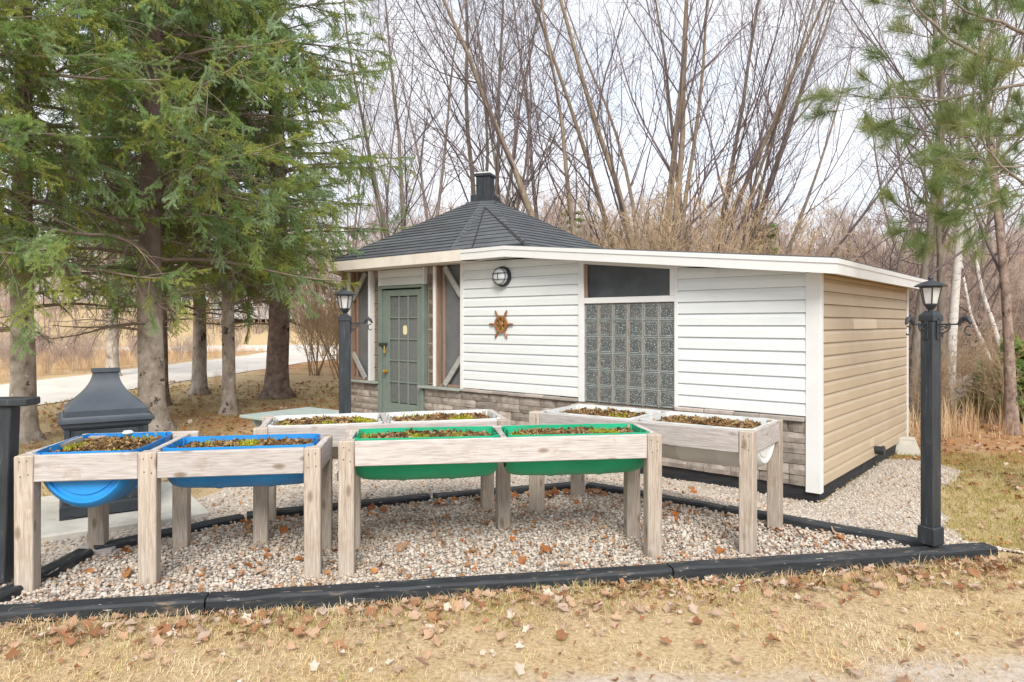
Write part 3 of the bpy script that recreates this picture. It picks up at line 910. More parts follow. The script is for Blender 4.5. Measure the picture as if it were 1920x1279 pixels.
PIT = 0.1275
def front_boards(x0, x1, zb, top, material=m_white, y=0.0):
    z = zb
    while z < max(top(x0), top(x1)) - 0.012:
        z1 = z + PIT
        xa, xb = x0, x1
        ta, tb = top(xa), top(xb)
        if tb < z + 0.012:
            lo, hi = xa, xb
            for _ in range(30):
                md = (lo + hi) / 2
                if top(md) > z + 0.012: lo = md
                else: hi = md
            xb = lo; tb = top(xb)
        if xb - xa > 0.02:
            board((xa, y, 0), (1, 0, 0), (0, -1, 0), xb - xa, z, min(z1 + .004, ta), min(z1 + .004, tb), 'siding_board', material)
        z = z1
soff = lambda x: roofh(x) - 0.119
XA0, XA1 = -3.275, -1.285
XB0, XB1 = 0.055, 1.425
front_boards(XA0, XA1, 0.835, lambda x: soff(x) + .05)
front_boards(XB0, XB1, 0.835, lambda x: soff(x) + .03)
z = 0.155
while z < soff(XR) - .012:
    board((XR, .065, 0), (0, 1, 0), (1, 0, 0), YB - .065 - .06, z, min(z + PIT + .004, soff(XR)), min(z + PIT + .004, soff(XR)), 'siding_board', m_beige)
    z += PIT
# paler patch and a stained strip on the beige wall
mb = MB(); zz = 0.155 + 12 * PIT
board((XR + .003, 1.15, 0), (0, 1, 0), (1, 0, 0), 1.0, zz, zz + PIT, zz + PIT, 'siding_patch', m_beige_new)
mb = MB(); mb.cbox((XR, 1.86, .30), (XR + .026, 2.02, .40), .002); mb.build('siding_patch', m_beige_new, CAB)
# corner boards
mb = MB(); mb.cbox((XB1, -.026, .10), (XR + .028, -.001, soff(XR) - .004), .003); mb.build('corner_board', m_trim, CAB)
mb = MB(); mb.cbox((XR + .001, -.001, .10), (XR + .028, .062, soff(XR) - .004), .003); mb.build('corner_board', m_trim, CAB)
mb = MB(); mb.cbox((XR - .01, YB - .058, .13), (XR + .03, YB + .012, soff(XR) - .004), .003); mb.build('corner_board', m_trim, CAB)
mb = MB(); mb.cbox((-3.335, -.028, .80), (XA0, .03, soff(-3.3)), .003); mb.build('corner_board', m_trim, CAB)
# vent on the beige wall
mb = MB(); mb.lathe([(.045, 0), (.05, .03), (.05, .075), (.058, .08), (.058, .105), (.04, .112)], 14, Matrix.Translation((XR + .015, 2.1, .235)) @ Matrix.Rotation(R(90), 4, 'Y'))
mb.build('vent_cap', m_iron, CAB, smooth=True)

# stone veneer
def stone_mesh(l, h):
    nx_, nz_ = (5 if l > .2 else 4), 3
    V = []
    for j in range(nz_):
        for i in range(nx_):
            ex = i in (0, nx_ - 1); ez = j in (0, nz_ - 1)
            yy = -.030 + random.uniform(-.008, .008) + (.012 if ex else 0) + (.010 if ez else 0)
            V.append((l * i / (nx_ - 1), yy, h * j / (nz_ - 1)))
    F_ = []
    for j in range(nz_ - 1):
        for i in range(nx_ - 1):
            a = j * nx_ + i
            F_.append((a, a + 1, a + nx_ + 1, a + nx_))
    o = len(V)
    V += [(0, .01, 0), (l, .01, 0), (l, .01, h), (0, .01, h)]
    bl, br = 0, nx_ - 1
    tl, tr = (nz_ - 1) * nx_, nz_ * nx_ - 1
    F_.append([o, o + 1] + list(range(br, bl - 1, -1)))
    F_.append([o + 3] + [tl + i for i in range(nx_)] + [o + 2])
    F_.append([o] + [bl + j * nx_ for j in range(nz_)] + [o + 3])
    F_.append([o + 1, o + 2] + [br + j * nx_ for j in range(nz_ - 1, -1, -1)])
    me = bpy.data.meshes.new('stone'); me.from_pydata(V, [], F_); me.materials.append(m_stone); me.update()
    return me
def stones(x0, x1, z0, z1, rows, yf=0.0):
    h = (z1 - z0) / rows
    for r in range(rows):
        x_ = x0 + (0 if r % 2 else 0)
        first = True
        while x_ < x1 - .01:
            l = random.choice((.2, .24, .3, .3, .36, .40))
            if first and r % 2: l *= .55
            first = False
            if x1 - x_ - l < .12: l = x1 - x_
            add_obj('stone', stone_mesh(l - .006, h - .006), CAB, (x_ + .003, yf + random.uniform(-.004, .004), z0 + r * h + .003))
            x_ += l
DX0, DX1 = T(712), T(797)
DOORX0, DOORX1 = T(717.5), T(791.5)
SLT = .79
mb = MB(); mb.box((-6.0, .002, .148), (DX0 - .03, .045, SLT), None); mb.box((DX1 + .02, .002, .148), (XB1, .045, SLT), None)
mb.build('mortar_backing', m_mortar, CAB)
stones(-6.02, DX0 - .02, .15, SLT - .01, 6)
stones(DX1 - .0, XB1 - .004, .15, SLT - .01, 6)
def caps(x0, x1):
    x_ = x0
    while x_ < x1 - .01:
        l = random.uniform(.26, .34)
        if x1 - x_ - l < .15: l = x1 - x_
        mb = MB(); mb.cbox((0, -.062, 0), (l - .004, 0.012, .042 + random.uniform(-.004, .004)), .008, jit=.002)
        mb.build('stone_cap', m_cap, CAB, (x_, 0, SLT + random.uniform(-.004, .002)))
        x_ += l
caps(-3.27, XA1); caps(XB0 - .02, XB1 - .004)

# window panel: posts, rails, transom, glass blocks
def trimbox(lo, hi, name='window_trim', m=m_trim, b=.004):
    mb = MB(); mb.cbox(lo, hi, b); return mb.build(name, m, CAB)
GX0, GX1 = -1.205, 0.015
trimbox((XA1 + .001, -.03, .79), (GX0, .03, soff(XA1) - .002))
trimbox((GX1, -.03, .79), (XB0 - .001, .03, soff(XB0) - .002))
trimbox((GX0 + .001, -.028, 1.995), (GX1 - .001, .03, 2.065))
# transom pane with sloped head board
zt0, zt1 = 2.067, soff(GX1 - .06) - .05
WIN = bpy.data.objects.new('transom_window', None); link(WIN, CAB)
mb = MB(); v = [(GX0 + .002, .012, zt0), (GX1 - .06, .012, zt0 + .0), (GX1 - .06, .012, zt1), (GX0 + .002, .012, soff(GX0) - .05)]
mb.add(v + [(a, b + .012, c) for a, b, c in v], [(0, 1, 2, 3), (7, 6, 5, 4), (0, 4, 5, 1), (1, 5, 6, 2), (2, 6, 7, 3), (3, 7, 4, 0)])
mb.build('pane', m_transom, WIN)
mb = MB(); mb.cbox((GX0 + .003, -.012, zt0), (GX0 + .045, .010, soff(GX0) - .06), .002); mb.build('frame', m_stud, WIN)
mb = MB(); mb.cbox((GX1 - .06, -.020, zt0), (GX1 - .001, .028, zt1), .002); mb.build('frame', m_trim, WIN)
# filler between transom head and soffit on the tall side
mb = MB(); za, zb = soff(GX0), soff(GX1)
v = [(GX0 + .001, -.018, za - .05), (GX1 - .001, -.018, zb - .05), (GX1 - .001, -.018, zb - .003), (GX0 + .001, -.018, za - .003)]
mb.add(v + [(a, .029, c) for a, b, c in v], [(0, 1, 2, 3), (7, 6, 5, 4), (0, 4, 5, 1), (1, 5, 6, 2), (2, 6, 7, 3), (3, 7, 4, 0)])
mb.build('head_board', m_trim, CAB)
GBW = bpy.data.objects.new('glass_block_window', None); link(GBW, CAB)
GZ1 = 1.994; GZ0 = GZ1 - 1.2
bw, bh = (GX1 - GX0) / 6, 1.2 / 6
def gblock(w_, h_):
    mb = MB()
    d = .012
    # pillowed face: outer chamfer, raised rim, shallow recess
    xs = [0.004, .012, .026, w_ - .026, w_ - .012, w_ - .004]; zs = [0.004, .012, .026, h_ - .026, h_ - .012, h_ - .004]
    prof = [0.012, -.004, -.001, -.001, -.004, .012]
    V = []
    for j in range(6):
        for i in range(6):
            V.append((xs[i], max(prof[i], prof[j]) if (i in (0, 5) or j in (0, 5)) else (-.004 if (i in (1, 4) or j in (1, 4)) else -.001), zs[j]))
    F_ = [(j * 6 + i, j * 6 + i + 1, j * 6 + i + 7, j * 6 + i + 6) for j in range(5) for i in range(5)]
    mb.add(V, F_)
    return mb
def gblock_mesh(w_, h_, face, rim):
    me = gblock(w_, h_).mesh('glass_block', face, False)
    me.materials.append(rim)
    for k, p in enumerate(me.polygons):
        if k // 5 in (0, 1, 3, 4) or k % 5 in (0, 1, 3, 4): p.material_index = 1
    return me
gbm = gblock_mesh(bw, bh, m_gblock, m_grim)
for j in range(6):
    for i in range(6):
        add_obj('glass_block', gbm, GBW, (GX0 + i * bw, 0, GZ0 + j * bh))
mb = MB(); mb.box((GX0, .0105, GZ0), (GX1, .03, GZ1)); mb.build('joint_backing', m_gside, GBW)
mb = MB()
for j in range(1, 6):
    mb.box((GX0, -.0068, GZ0 + j * bh - .0035), (GX1, .0102, GZ0 + j * bh + .0035))
mb.build('joint', m_gjoint, GBW)
for i in range(1, 6):
    mb = MB(); mb.box((GX0 + i * bw - .003, -.0052, GZ0), (GX0 + i * bw + .0125, .010, GZ1)); mb.build('joint_edge', m_gside, GBW)
    mb = MB(); mb.box((GX0 + i * bw - .0065, -.0062, GZ0), (GX0 + i * bw - .0032, .010, GZ1)); mb.build('joint', m_gjoint, GBW)

# ---- gazebo front: door facet
EZ = 2.60
mb = MB(); mb.cbox((XL, -.01, .15), (-6.005, .12, EZ), .004); mb.build('corner_post', m_brownboard, CAB)
trimbox((-6.004, -.035, .79), (T(658), .05, EZ), 'trim_strip')
S1a, S1b = T(658), T(693)
trimbox((S1b, -.035, .825), (T(696.5), .08, EZ), 'trim_strip')
B1a, B1b = T(696.5), DX0
B2a, B2b = DX1, T(814.5)
trimbox((B2b, -.035, .825), (T(818.5), .08, EZ), 'trim_strip')
S2a, S2b = T(818.5), -3.337
# glass block columns
for (a, b) in ((B1a + .003, B1b - .002), (B2a + .003, B2b - .003)):
    col = bpy.data.objects.new('glass_block_column', None); link(col, CAB)
    w_ = b - a; k = 8; h_ = (EZ - .86 - .08) / k
    me = gblock_mesh(w_, h_, m_gblock2, m_gside)
    for i in range(k):
        add_obj('glass_block', me, col, (a, .055, .83 + i * h_))
    mb = MB(); mb.box((a, .0705, .825), (b, .09, EZ)); mb.build('joint_backing', m_gside, col)
    mb = MB()
    for i in range(1, k):
        mb.box((a, .053, .83 + i * h_ - .005), (b, .070, .83 + i * h_ + .005))
    mb.build('joint', m_gjoint if a > -4.6 else m_mortar, col)
    mb = MB(); mb.cbox((a, .045, .83 + k * h_ + .002), (b, .07, EZ), .003); mb.build('head_board', m_brownboard, col)
# screened openings
for n_, (a, b, side) in enumerate(((S1a, S1b, -1), (S2a, S2b, 1))):
    sw = bpy.data.objects.new('screen_window', None); link(sw, CAB)
    a += .002; b -= .002
    mb = MB(); mb.box((a, .075, .825), (b, .082, EZ)); mb.build('screen', m_screen, sw)
    mb = MB(); mb.cbox((a, -.01, .826), (a + .022, .074, EZ - .002), .003); mb.build('jamb', m_stud, sw)
    mb = MB(); mb.cbox((b - .016, -.005, .826), (b, .074, EZ - .002), .003); mb.build('jamb', m_dark, sw)
    mb = MB(); mb.cbox((a + .085, .040, .826), (a + .125, .074, EZ - .002), .004); mb.build('stud', m_stud, sw)
    mb = MB(); mb.cbox((a + .023, .030, .826), (b - .017, .074, .860), .003); mb.build('bottom_rail', m_stud, sw)
    w_ = .34
    for zc, up in ((EZ - .05, 1), (.86, -1)):
        xe = a + .024 if side < 0 else b - .018
        xs_ = xe + w_ * (1 if side < 0 else -1)
        if side < 0: xs_ = min(xs_, b - .02)
        p = Vector((xe, .022, zc - up * .40)); q = Vector((xs_, .022, zc + (.03 if up > 0 else -.01)))
        dv = q - p
        m_ = Matrix.Translation(p) @ Matrix.Rotation(-math.atan2(dv.z, dv.x), 4, 'Y')
        mb = MB(); mb.cbox((0, -.016, -.042), (dv.length, .016, .042), .003, m_); mb.build('corner_brace', m_brace, sw)
# sills
mb = MB(); mb.cbox((-6.03, -.10, .79), (DX0 - .01, .07, .824), .005); mb.build('sill', m_sill, CAB)
mb = MB(); mb.cbox((DX1 - .07, -.10, .79), (-3.30, .07, .824), .005); mb.build('sill', m_sill, CAB)
# siding above the door
board((DX0 + .002, .012, 0), (1, 0, 0), (0, -1, 0), DX1 - DX0 - .004, 2.345, 2.47, 2.47, 'siding_board', m_white)
board((DX0 + .002, .012, 0), (1, 0, 0), (0, -1, 0), DX1 - DX0 - .004, 2.468, EZ, EZ, 'siding_board', m_white)
trimbox((DX1 - .018, -.03, 2.345), (DX1 + .004, .05, EZ), 'trim_strip')
trimbox((DX0 - .004, -.03, 2.345), (DX0 + .012, .05, EZ), 'trim_strip')
# door
DOOR = bpy.data.objects.new('door', None); link(DOOR, CAB)
mb = MB()
mb.cbox((DX0 - .012, -.03, .15), (DOORX0 - .006, .07, 2.343), .004); mb.cbox((DOORX1 + .006, -.03, .15), (DX1 - .004, .07, 2.343), .004)
mb.cbox((DX0 - .012, -.036, 2.30), (DX1 - .003, .07, 2.344), .004)
mb.build('frame', m_door, DOOR)
trimbox((DX1 - .06, -.045, .15), (DX1 - .0, -.031, .79), 'door_casing', m_door)
LX0, LX1 = T(730.2), T(781.8)
LZ1, LZ0 = 2.18, .505
mb = MB()
yd0, yd1 = .002, .045
mb.cbox((DOORX0, yd0, .2), (LX0, yd1, 2.28), .003); mb.cbox((LX1, yd0, .2), (DOORX1, yd1, 2.28), .003)
mb.cbox((LX0, yd0 + .001, LZ1), (LX1, yd1, 2.28), .003); mb.cbox((LX0, yd0 + .001, .2), (LX1, yd1, LZ0), .003)
mb.build('door_leaf', m_door, DOOR)
cw = (LX1 - LX0) / 3; rh = (LZ1 - LZ0) / 5
mbm = MB()
for i in (1, 2):
    mbm.cbox((LX0 + i * cw - .012, .004, LZ0), (LX0 + i * cw + .012, .03, LZ1), .004)
for j in range(1, 5):
    mbm.cbox((LX0, .006, LZ0 + j * rh - .012), (LX1, .031, LZ0 + j * rh + .012), .004)
mbm.build('muntin', m_door, DOOR)
for j in range(5):
    for i in range(3):
        mb = MB(); mb.box((-cw / 2 + .013, 0, -rh / 2 + .013), (cw / 2 - .013, .004, rh / 2 - .013))
        mb.build('pane', m_pane, DOOR, (LX0 + (i + .5) * cw, .024, LZ0 + (j + .5) * rh))
mb = MB(); mb.lathe([(.0, 0), (.034, .002), (.04, .003)], 14, cap=False)
mb = MB(); mb.prism([(.046 * math.copysign(abs(math.cos(a)) ** .6, math.cos(a)), .072 * math.copysign(abs(math.sin(a)) ** .6, math.sin(a))) for a in np.linspace(0, 2 * math.pi, 22)[:-1]], 0, .003)
mb.build('glow_spot', m_cream, DOOR, (LX0 + 1.62 * cw, .0235, LZ0 + 3.42 * rh), (R(90), 0, 0))  # cream disc painted in for a lamp's blurred glow behind the rippled glass
kx = T(725.5)
mb = MB(); mb.lathe([(.032, 0), (.032, .008), (.014, .012), (.014, .03), (.026, .036), (.034, .05), (.030, .064), (.012, .07)], 16, Matrix.Translation((kx, .0, .998)) @ Matrix.Rotation(R(90), 4, 'X'))
mb.build('knob', m_brass, DOOR, smooth=True)
mb = MB(); mb.cbox((T(714), -.046, 1.40), (kx + .012, -.002, 1.445), .004); mb.build('hasp', m_iron, DOOR)
mb = MB(); mb.tube([(kx - .002, -.05, 1.40), (kx - .002, -.052, 1.35), (kx + .006, -.052, 1.335)], .010, 8); mb.cbox((kx - .028, -.056, 1.285), (kx + .018, -.03, 1.34), .006); mb.build('padlock', m_brass, DOOR)
for hz in (2.05, 1.93):
    mb = MB(); mb.tube([(DOORX1 + .002, -.006, hz - .04), (DOORX1 + .002, -.006, hz + .04)], .009, 8); mb.build('hinge', m_door, DOOR)

# ---- roofs
def eave_ring(): return octa(2.25, 1.425)
TOPH, TOPHALF = 3.86, .25
er = [Vector((p[0], p[1], 2.765)) for p in octa(2.25, 1.425)]
tr_ = [Vector((p[0], p[1], TOPH)) for p in octa(TOPHALF, TOPHALF * .62)]
NC = 17
for i in range(8):
    a, b, c, d = er[i], er[(i + 1) % 8], tr_[(i + 1) % 8], tr_[i]
    nrm = (b - a).cross(d - a).normalized()
    if nrm.z < 0: nrm = -nrm
    mb0 = None
    for k in range(NC):
        u0, u1 = k / NC, min(1.0, (k + 1.12) / NC)
        j0 = random.uniform(-.002, .002)
        p0, p1 = a.lerp(d, u0), b.lerp(c, u0)
        q0, q1 = a.lerp(d, u1), b.lerp(c, u1)
        th = .020 + j0
        n_ = 6
        mb = MB()
        low = [p0.lerp(p1, t / n_) + nrm * (th + random.uniform(-.002, .002)) for t in range(n_ + 1)]
        hi_ = [q0.lerp(q1, t / n_) + nrm * .002 for t in range(n_ + 1)]
        und = [p0.lerp(p1, t / n_) - nrm * .004 for t in range(n_ + 1)]
        mb.v = low + hi_ + und
        m1 = n_ + 1
        for t in range(n_):
            mb.f.append([t, t + 1, m1 + t + 1, m1 + t]); mb.f.append([2 * m1 + t, 2 * m1 + t + 1, t + 1, t])
        mb.build('shingle_course', m_shingle, CAB)
    mb = MB(); mb.add([a, b, c, d], [(0, 1, 2, 3)], Matrix.Translation(-nrm * .006)); mb.build('roof_deck', m_ridge, CAB)
# hip ridge caps
for i in range(8):
    if i in (2, 3, 4, 5, 6, 7, 0, 1):
        a, d = er[i], tr_[i]
        mb = MB(); mb.tube([a + Vector((0, 0, .0)), d + Vector((0, 0, .0))], .016, 6); mb.build('hip_cap', m_shingle if i in (1, 2) else m_ridge, CAB)
# triangular saddle that joins the octagon to the addition
sa = Vector((T(886, -.3), -.30, 2.768)); sb_ = Vector((T(979, -.3), -.30, 2.760))
mid = (er[1] + er[2]) / 2; mtop = (tr_[1] + tr_[2]) / 2
sc_ = mid.lerp(mtop, .80) + Vector((-.02, -.03, .03))
nrm = (sb_ - sa).cross(sc_ - sa).normalized()
if nrm.z < 0: nrm = -nrm
NS = 12
for k in range(NS):
    u0, u1 = k / NS, min(1, (k + 1.1) / NS)
    p0, p1, q0, q1 = sa.lerp(sc_, u0), sb_.lerp(sc_, u0), sa.lerp(sc_, u1), sb_.lerp(sc_, u1)
    mb = MB(); mb.v = [p0 + nrm * .014, p1 + nrm * .014, q1 + nrm * .002, q0 + nrm * .002, p0 - nrm * .01, p1 - nrm * .01]
    mb.f = [[0, 1, 2, 3], [4, 5, 1, 0], [4, 0, 3], [1, 5, 2]]
    mb.build('shingle_course', m_shingle, CAB)
for p in (sa, sb_):
    mb = MB(); mb.tube([p + Vector((0, 0, .01)), sc_ + Vector((0, 0, .01))], .013, 6); mb.build('hip_cap', m_ridge, CAB)
# shingled cheeks that carry the saddle down to the octagon's eaves
for (p, q) in ((sa, Vector((er[1].x, er[1].y, 2.762))), (Vector((er[2].x, er[2].y, 2.775)), sb_)):
    a_, b_ = (q, p) if p is sa else (sb_, p)
    nr = (b_ - a_).cross(sc_ - a_).normalized()
    if nr.z < 0: nr = -nr
    for k in range(NS):
        u0, u1 = k / NS, min(1, (k + 1.1) / NS)
        p0, p1, q0, q1 = a_.lerp(sc_, u0), b_.lerp(sc_, u0), a_.lerp(sc_, u1), b_.lerp(sc_, u1)
        mb = MB(); mb.v = [p0 + nr * .012, p1 + nr * .012, q1 + nr * .001, q0 + nr * .001, p0 - nr * .01, p1 - nr * .01]
        mb.f = [[0, 1, 2, 3], [4, 5, 1, 0], [4, 0, 3], [1, 5, 2]]
        mb.build('shingle_course', m_shingle, CAB)
mb = MB(); mb.add([(-3.25, -.296, 2.745), (-1.6, -.296, 2.685), (-1.6, .9, 2.685), (-2.42, .9, 2.755), (-2.42, .525, 2.755)], [(0, 1, 2, 3, 4)])
mb.build('roof_flashing', m_shingle, CAB)
# addition roof
AX0, AX1, AY0, AY1 = -2.24, 1.775, -.30, 4.20
mb = MB()
t0, t1 = roofh(AX0), roofh(AX1)
v = [(AX0, AY0, t0), (AX1, AY0, t1), (AX1, AY1, t1), (AX0, AY1, t0)]
mb.add([(a + (.014 if a > 0 else 0), b - (.014 if b < 0 else -.014), c + .014) for a, b, c in v] + [(a + (.014 if a > 0 else 0), b - (.014 if b < 0 else -.014), c + .002) for a, b, c in v],
       [(0, 1, 2, 3), (7, 6, 5, 4), (0, 4, 5, 1), (1, 5, 6, 2), (2, 6, 7, 3), (3, 7, 4, 0)])
mb.build('flat_roof', m_shingle, CAB)
# soffits
mb = MB()
for (xa, xb) in ((-3.3, AX0), (AX0, AX1 - .02)):
    za, zb = roofh(xa) - .118, roofh(xb) - .118
    mb.add([(xa, AY0 + .02, za), (xb, AY0 + .02, zb), (xb, .02, zb), (xa, .02, za), (xa, AY0 + .02, za + .01), (xb, AY0 + .02, zb + .01), (xb, .02, zb + .01), (xa, .02, za + .01)],
           [(0, 3, 2, 1), (4, 5, 6, 7), (0, 1, 5, 4), (2, 3, 7, 6), (1, 2, 6, 5), (3, 0, 4, 7)])
mb.build('soffit', m_trim, CAB)
mb = MB(); mb.add([(XR - .02, .021, roofh(XR) - .118), (AX1 - .02, .021, roofh(AX1) - .118), (AX1 - .02, AY1 - .02, roofh(AX1) - .118), (XR - .02, AY1 - .02, roofh(XR) - .118)], [(0, 3, 2, 1)])
mb.build('soffit', m_beige_new, CAB)
mb = MB(); o8 = octa(2.23, 1.41)
mb.prism(o8, 2.61, 2.622); mb.build('soffit', m_fasc_old, CAB)
# fascias
def fascia(p, q, h, th, out, material, dz=0.0, name='fascia_board'):
    p, q, out = Vector(p), Vector(q), Vector(out)
    mb = MB(); dn = Vector((0, 0, -h))
    v = [p, q, q + dn, p + dn]; v2 = [a + out * th for a in v]
    mb.add(v + v2, [(0, 1, 2, 3), (7, 6, 5, 4), (0, 4, 5, 1), (1, 5, 6, 2), (2, 6, 7, 3), (3, 7, 4, 0)])
    bm = bmesh.new(); vs = [bm.verts.new(a) for a in mb.v]
    for f in mb.f: bm.faces.new([vs[i] for i in f])
    bmesh.ops.recalc_face_normals(bm, faces=bm.faces[:])
    me = bpy.data.meshes.new(name); bm.to_mesh(me); bm.free(); me.materials.append(material)
    return add_obj(name, me, CAB)
for i in (0, 7, 6, 5, 4, 3):
    a, b = er[i].copy(), er[(i + 1) % 8].copy()
    if i == 3: continue
    n2 = Vector((b.y - a.y, -(b.x - a.x), 0)).normalized()
    a.z = b.z = 2.762
    if i == 0: b.x = T(866, -.3)
    fascia(a, b, .150, .022, n2, m_fasc_old)
fx = T(866, -.3) + .002
for (h0, hh, th) in ((.004, .046, .030), (.050, .095, .020)):
    fascia((fx, AY0, roofh(-3) - h0 + .004), (AX0, AY0, roofh(AX0) - h0 + .004), hh, th, (0, -1, 0), m_trim)
    fascia((AX0 + .001, AY0, roofh(AX0) - h0 + .004), (AX1 + (.030 if hh < .06 else .02), AY0, roofh(AX1) - h0 + .004), hh, th, (0, -1, 0), m_trim)
    fascia((AX1, AY0 + .001, roofh(AX1) - h0 + .004), (AX1, AY1, roofh(AX1) - h0 + .004), hh, th, (1, 0, 0), m_trim)
# chimney: collar, box flue with boards, cap
CH = bpy.data.objects.new('chimney', None); link(CH, CAB); CH.location = (oc.x, oc.y, TOPH)
CH.rotation_euler = (0, 0, R(22))
mb = MB(); mb.cbox((-.27, -.27, -.04), (.27, .27, .012), .01); mb.build('flashing', m_shingle, CH)
mb = MB(); mb.cbox((-.205, -.205, .0), (.205, .205, .14), .008); mb.build('collar', m_post, CH)
for k in range(4):
    for s in (-1, 1):
        mb = MB(); mb.cbox((-.125 if s < 0 else .003, -.128, .14), (-.003 if s < 0 else .125, -.105, .47), .004)
        mb.build('flue_board', m_post, CH, rot=(0, 0, k * math.pi / 2))
mb = MB(); mb.cbox((-.15, -.15, .47), (.15, .15, .525), .008); mb.build('cap', m_post, CH)
mb = MB(); mb.cbox((-.12, -.12, .525), (.12, .12, .55), .012); mb.build('cap_cover', m_wplast, CH)

# ---- things hung on the cabin wall
def wall_pt(px, h, out=0.0):
    t = T(px)
    return Vector((1.81 + E0[0] * t - N0[0] * out, 7.74 + E0[1] * t - N0[1] * out, HZ + h))
WALLROT = math.atan2(E0[1], E0[0])
# bulkhead lamp
d_ = 7.74 - E0[1] * 0 + 0
tl = T(946); dl = 7.74 + E0[1] * tl
LAMP = thing('bulkhead_lamp', 'round black caged bulkhead lamp high on the white siding above the ship wheel', 'wall lamp', wall_pt(946, 1.75 + (HOR - 519) / F * dl, .018), WALLROT)
mm = Matrix.Rotation(R(90), 4, 'X')
mb = MB(); mb.lathe([(.138, 0), (.140, .02), (.134, .05), (.118, .055), (.118, .03)], 28, mm); mb.build('base', m_iron, LAMP, smooth=True)
mb = MB(); mb.lathe([(.114, .03), (.112, .075), (.100, .100), (.07, .115), (.0, .12)], 28, mm, cap=False); mb.build('globe', m_milk, LAMP, smooth=True)
def cage(pts): mb = MB(); mb.tube(pts, .0055, 6); return mb
for xx in (-.0,):
    arc = [(xx, -.012 - .112 * math.sin(a), .132 * math.cos(a)) for a in np.linspace(0, math.pi, 13)]
    arc = [(xx, min(-.045, p[1]), p[2]) for p in arc]
    cage(arc).build('cage_bar', m_iron, LAMP)
for zz in (-.042, .042):
    hw = math.sqrt(.132 ** 2 - zz ** 2)
    cage([(-hw, -.045, zz), (-hw * .93, -.10, zz), (-hw * .6, -.126, zz), (0, -.132, zz), (hw * .6, -.126, zz), (hw * .93, -.10, zz), (hw, -.045, zz)]).build('cage_bar', m_iron, LAMP)
ring = [(.112 * math.cos(a), -.098, .112 * math.sin(a)) for a in np.linspace(0, 2 * math.pi, 25)]
cage(ring).build('cage_ring', m_iron, LAMP)
# ship's wheel
tw = T(943); dw = 7.74 + E0[1] * tw
WH = thing('ship_wheel', 'small varnished wooden ship wheel with six spokes hung on the white siding', 'ship wheel', wall_pt(943, 1.75 + (HOR - 608) / F * dw, .03), WALLROT)
mb = MB()
prof = [(.085, -.012), (.112, -.014), (.118, 0), (.112, .014), (.085, .012), (.080, 0)]
n = 32
for i in range(n):
    a = 2 * math.pi * i / n
    for (r, yv) in prof: mb.v.append(Vector((r * math.cos(a), yv - .01, r * math.sin(a))))
k = len(prof)
for i in range(n):
    j = (i + 1) % n
    for q in range(k):
        q2 = (q + 1) % k
        mb.f.append([i * k + q, j * k + q, j * k + q2, i * k + q2])
mb.build('rim', m_wheel, WH, smooth=True)
mb = MB(); mb.lathe([(.0, 0), (.036, 0), (.038, .012), (.028, .022), (.012, .030), (.0, .031)], 16, mm, cap=False); mb.build('hub', m_wheel, WH, (0, .0, 0), smooth=True)
mb = MB()
mb = MB(); mb.lathe([(.081, 0), (.0, .001)], 24, mm, cap=False); mb.build('inner_disc', m_brass, WH, (0, .008, 0))
for kk in range(6):
    mb = MB(); mb.lathe([(.006, .03), (.008, .085), (.010, .118), (.014, .125), (.009, .133), (.016, .165), (.013, .195), (.008, .205), (.010, .212), (.0, .216)], 10, cap=False)
    mb.build('spoke', m_wheel, WH, (0, -.012, 0), (0, R(60 * kk + 30 - 30 + 90 - 0 + (0)), 0), smooth=True)

# concrete pier behind the cabin corner
p = W(1700, 858, 9.35)
PB = thing('pier_block', 'pale tapered concrete deck block on the gravel at the far corner of the beige wall', 'concrete block', (p.x, p.y, g(p.x, p.y) - .02), R(-30))
mb = MB(); mb.add([(-.17, -.17, 0), (.17, -.17, 0), (.17, .17, 0), (-.17, .17, 0), (-.1, -.1, .2), (.1, -.1, .2), (.1, .1, .2), (-.1, .1, .2)], [(0, 3, 2, 1), (4, 5, 6, 7), (0, 1, 5, 4), (1, 2, 6, 5), (2, 3, 7, 6), (3, 0, 4, 7)])
mb.build('body', m_conc, PB)
for s in (-1, 1):
    mb = MB(); mb.cbox((-.1, .03 if s > 0 else -.1, .2), (.1, .1 if s > 0 else -.03, .225), .004); mb.build('lip', m_conc, PB)

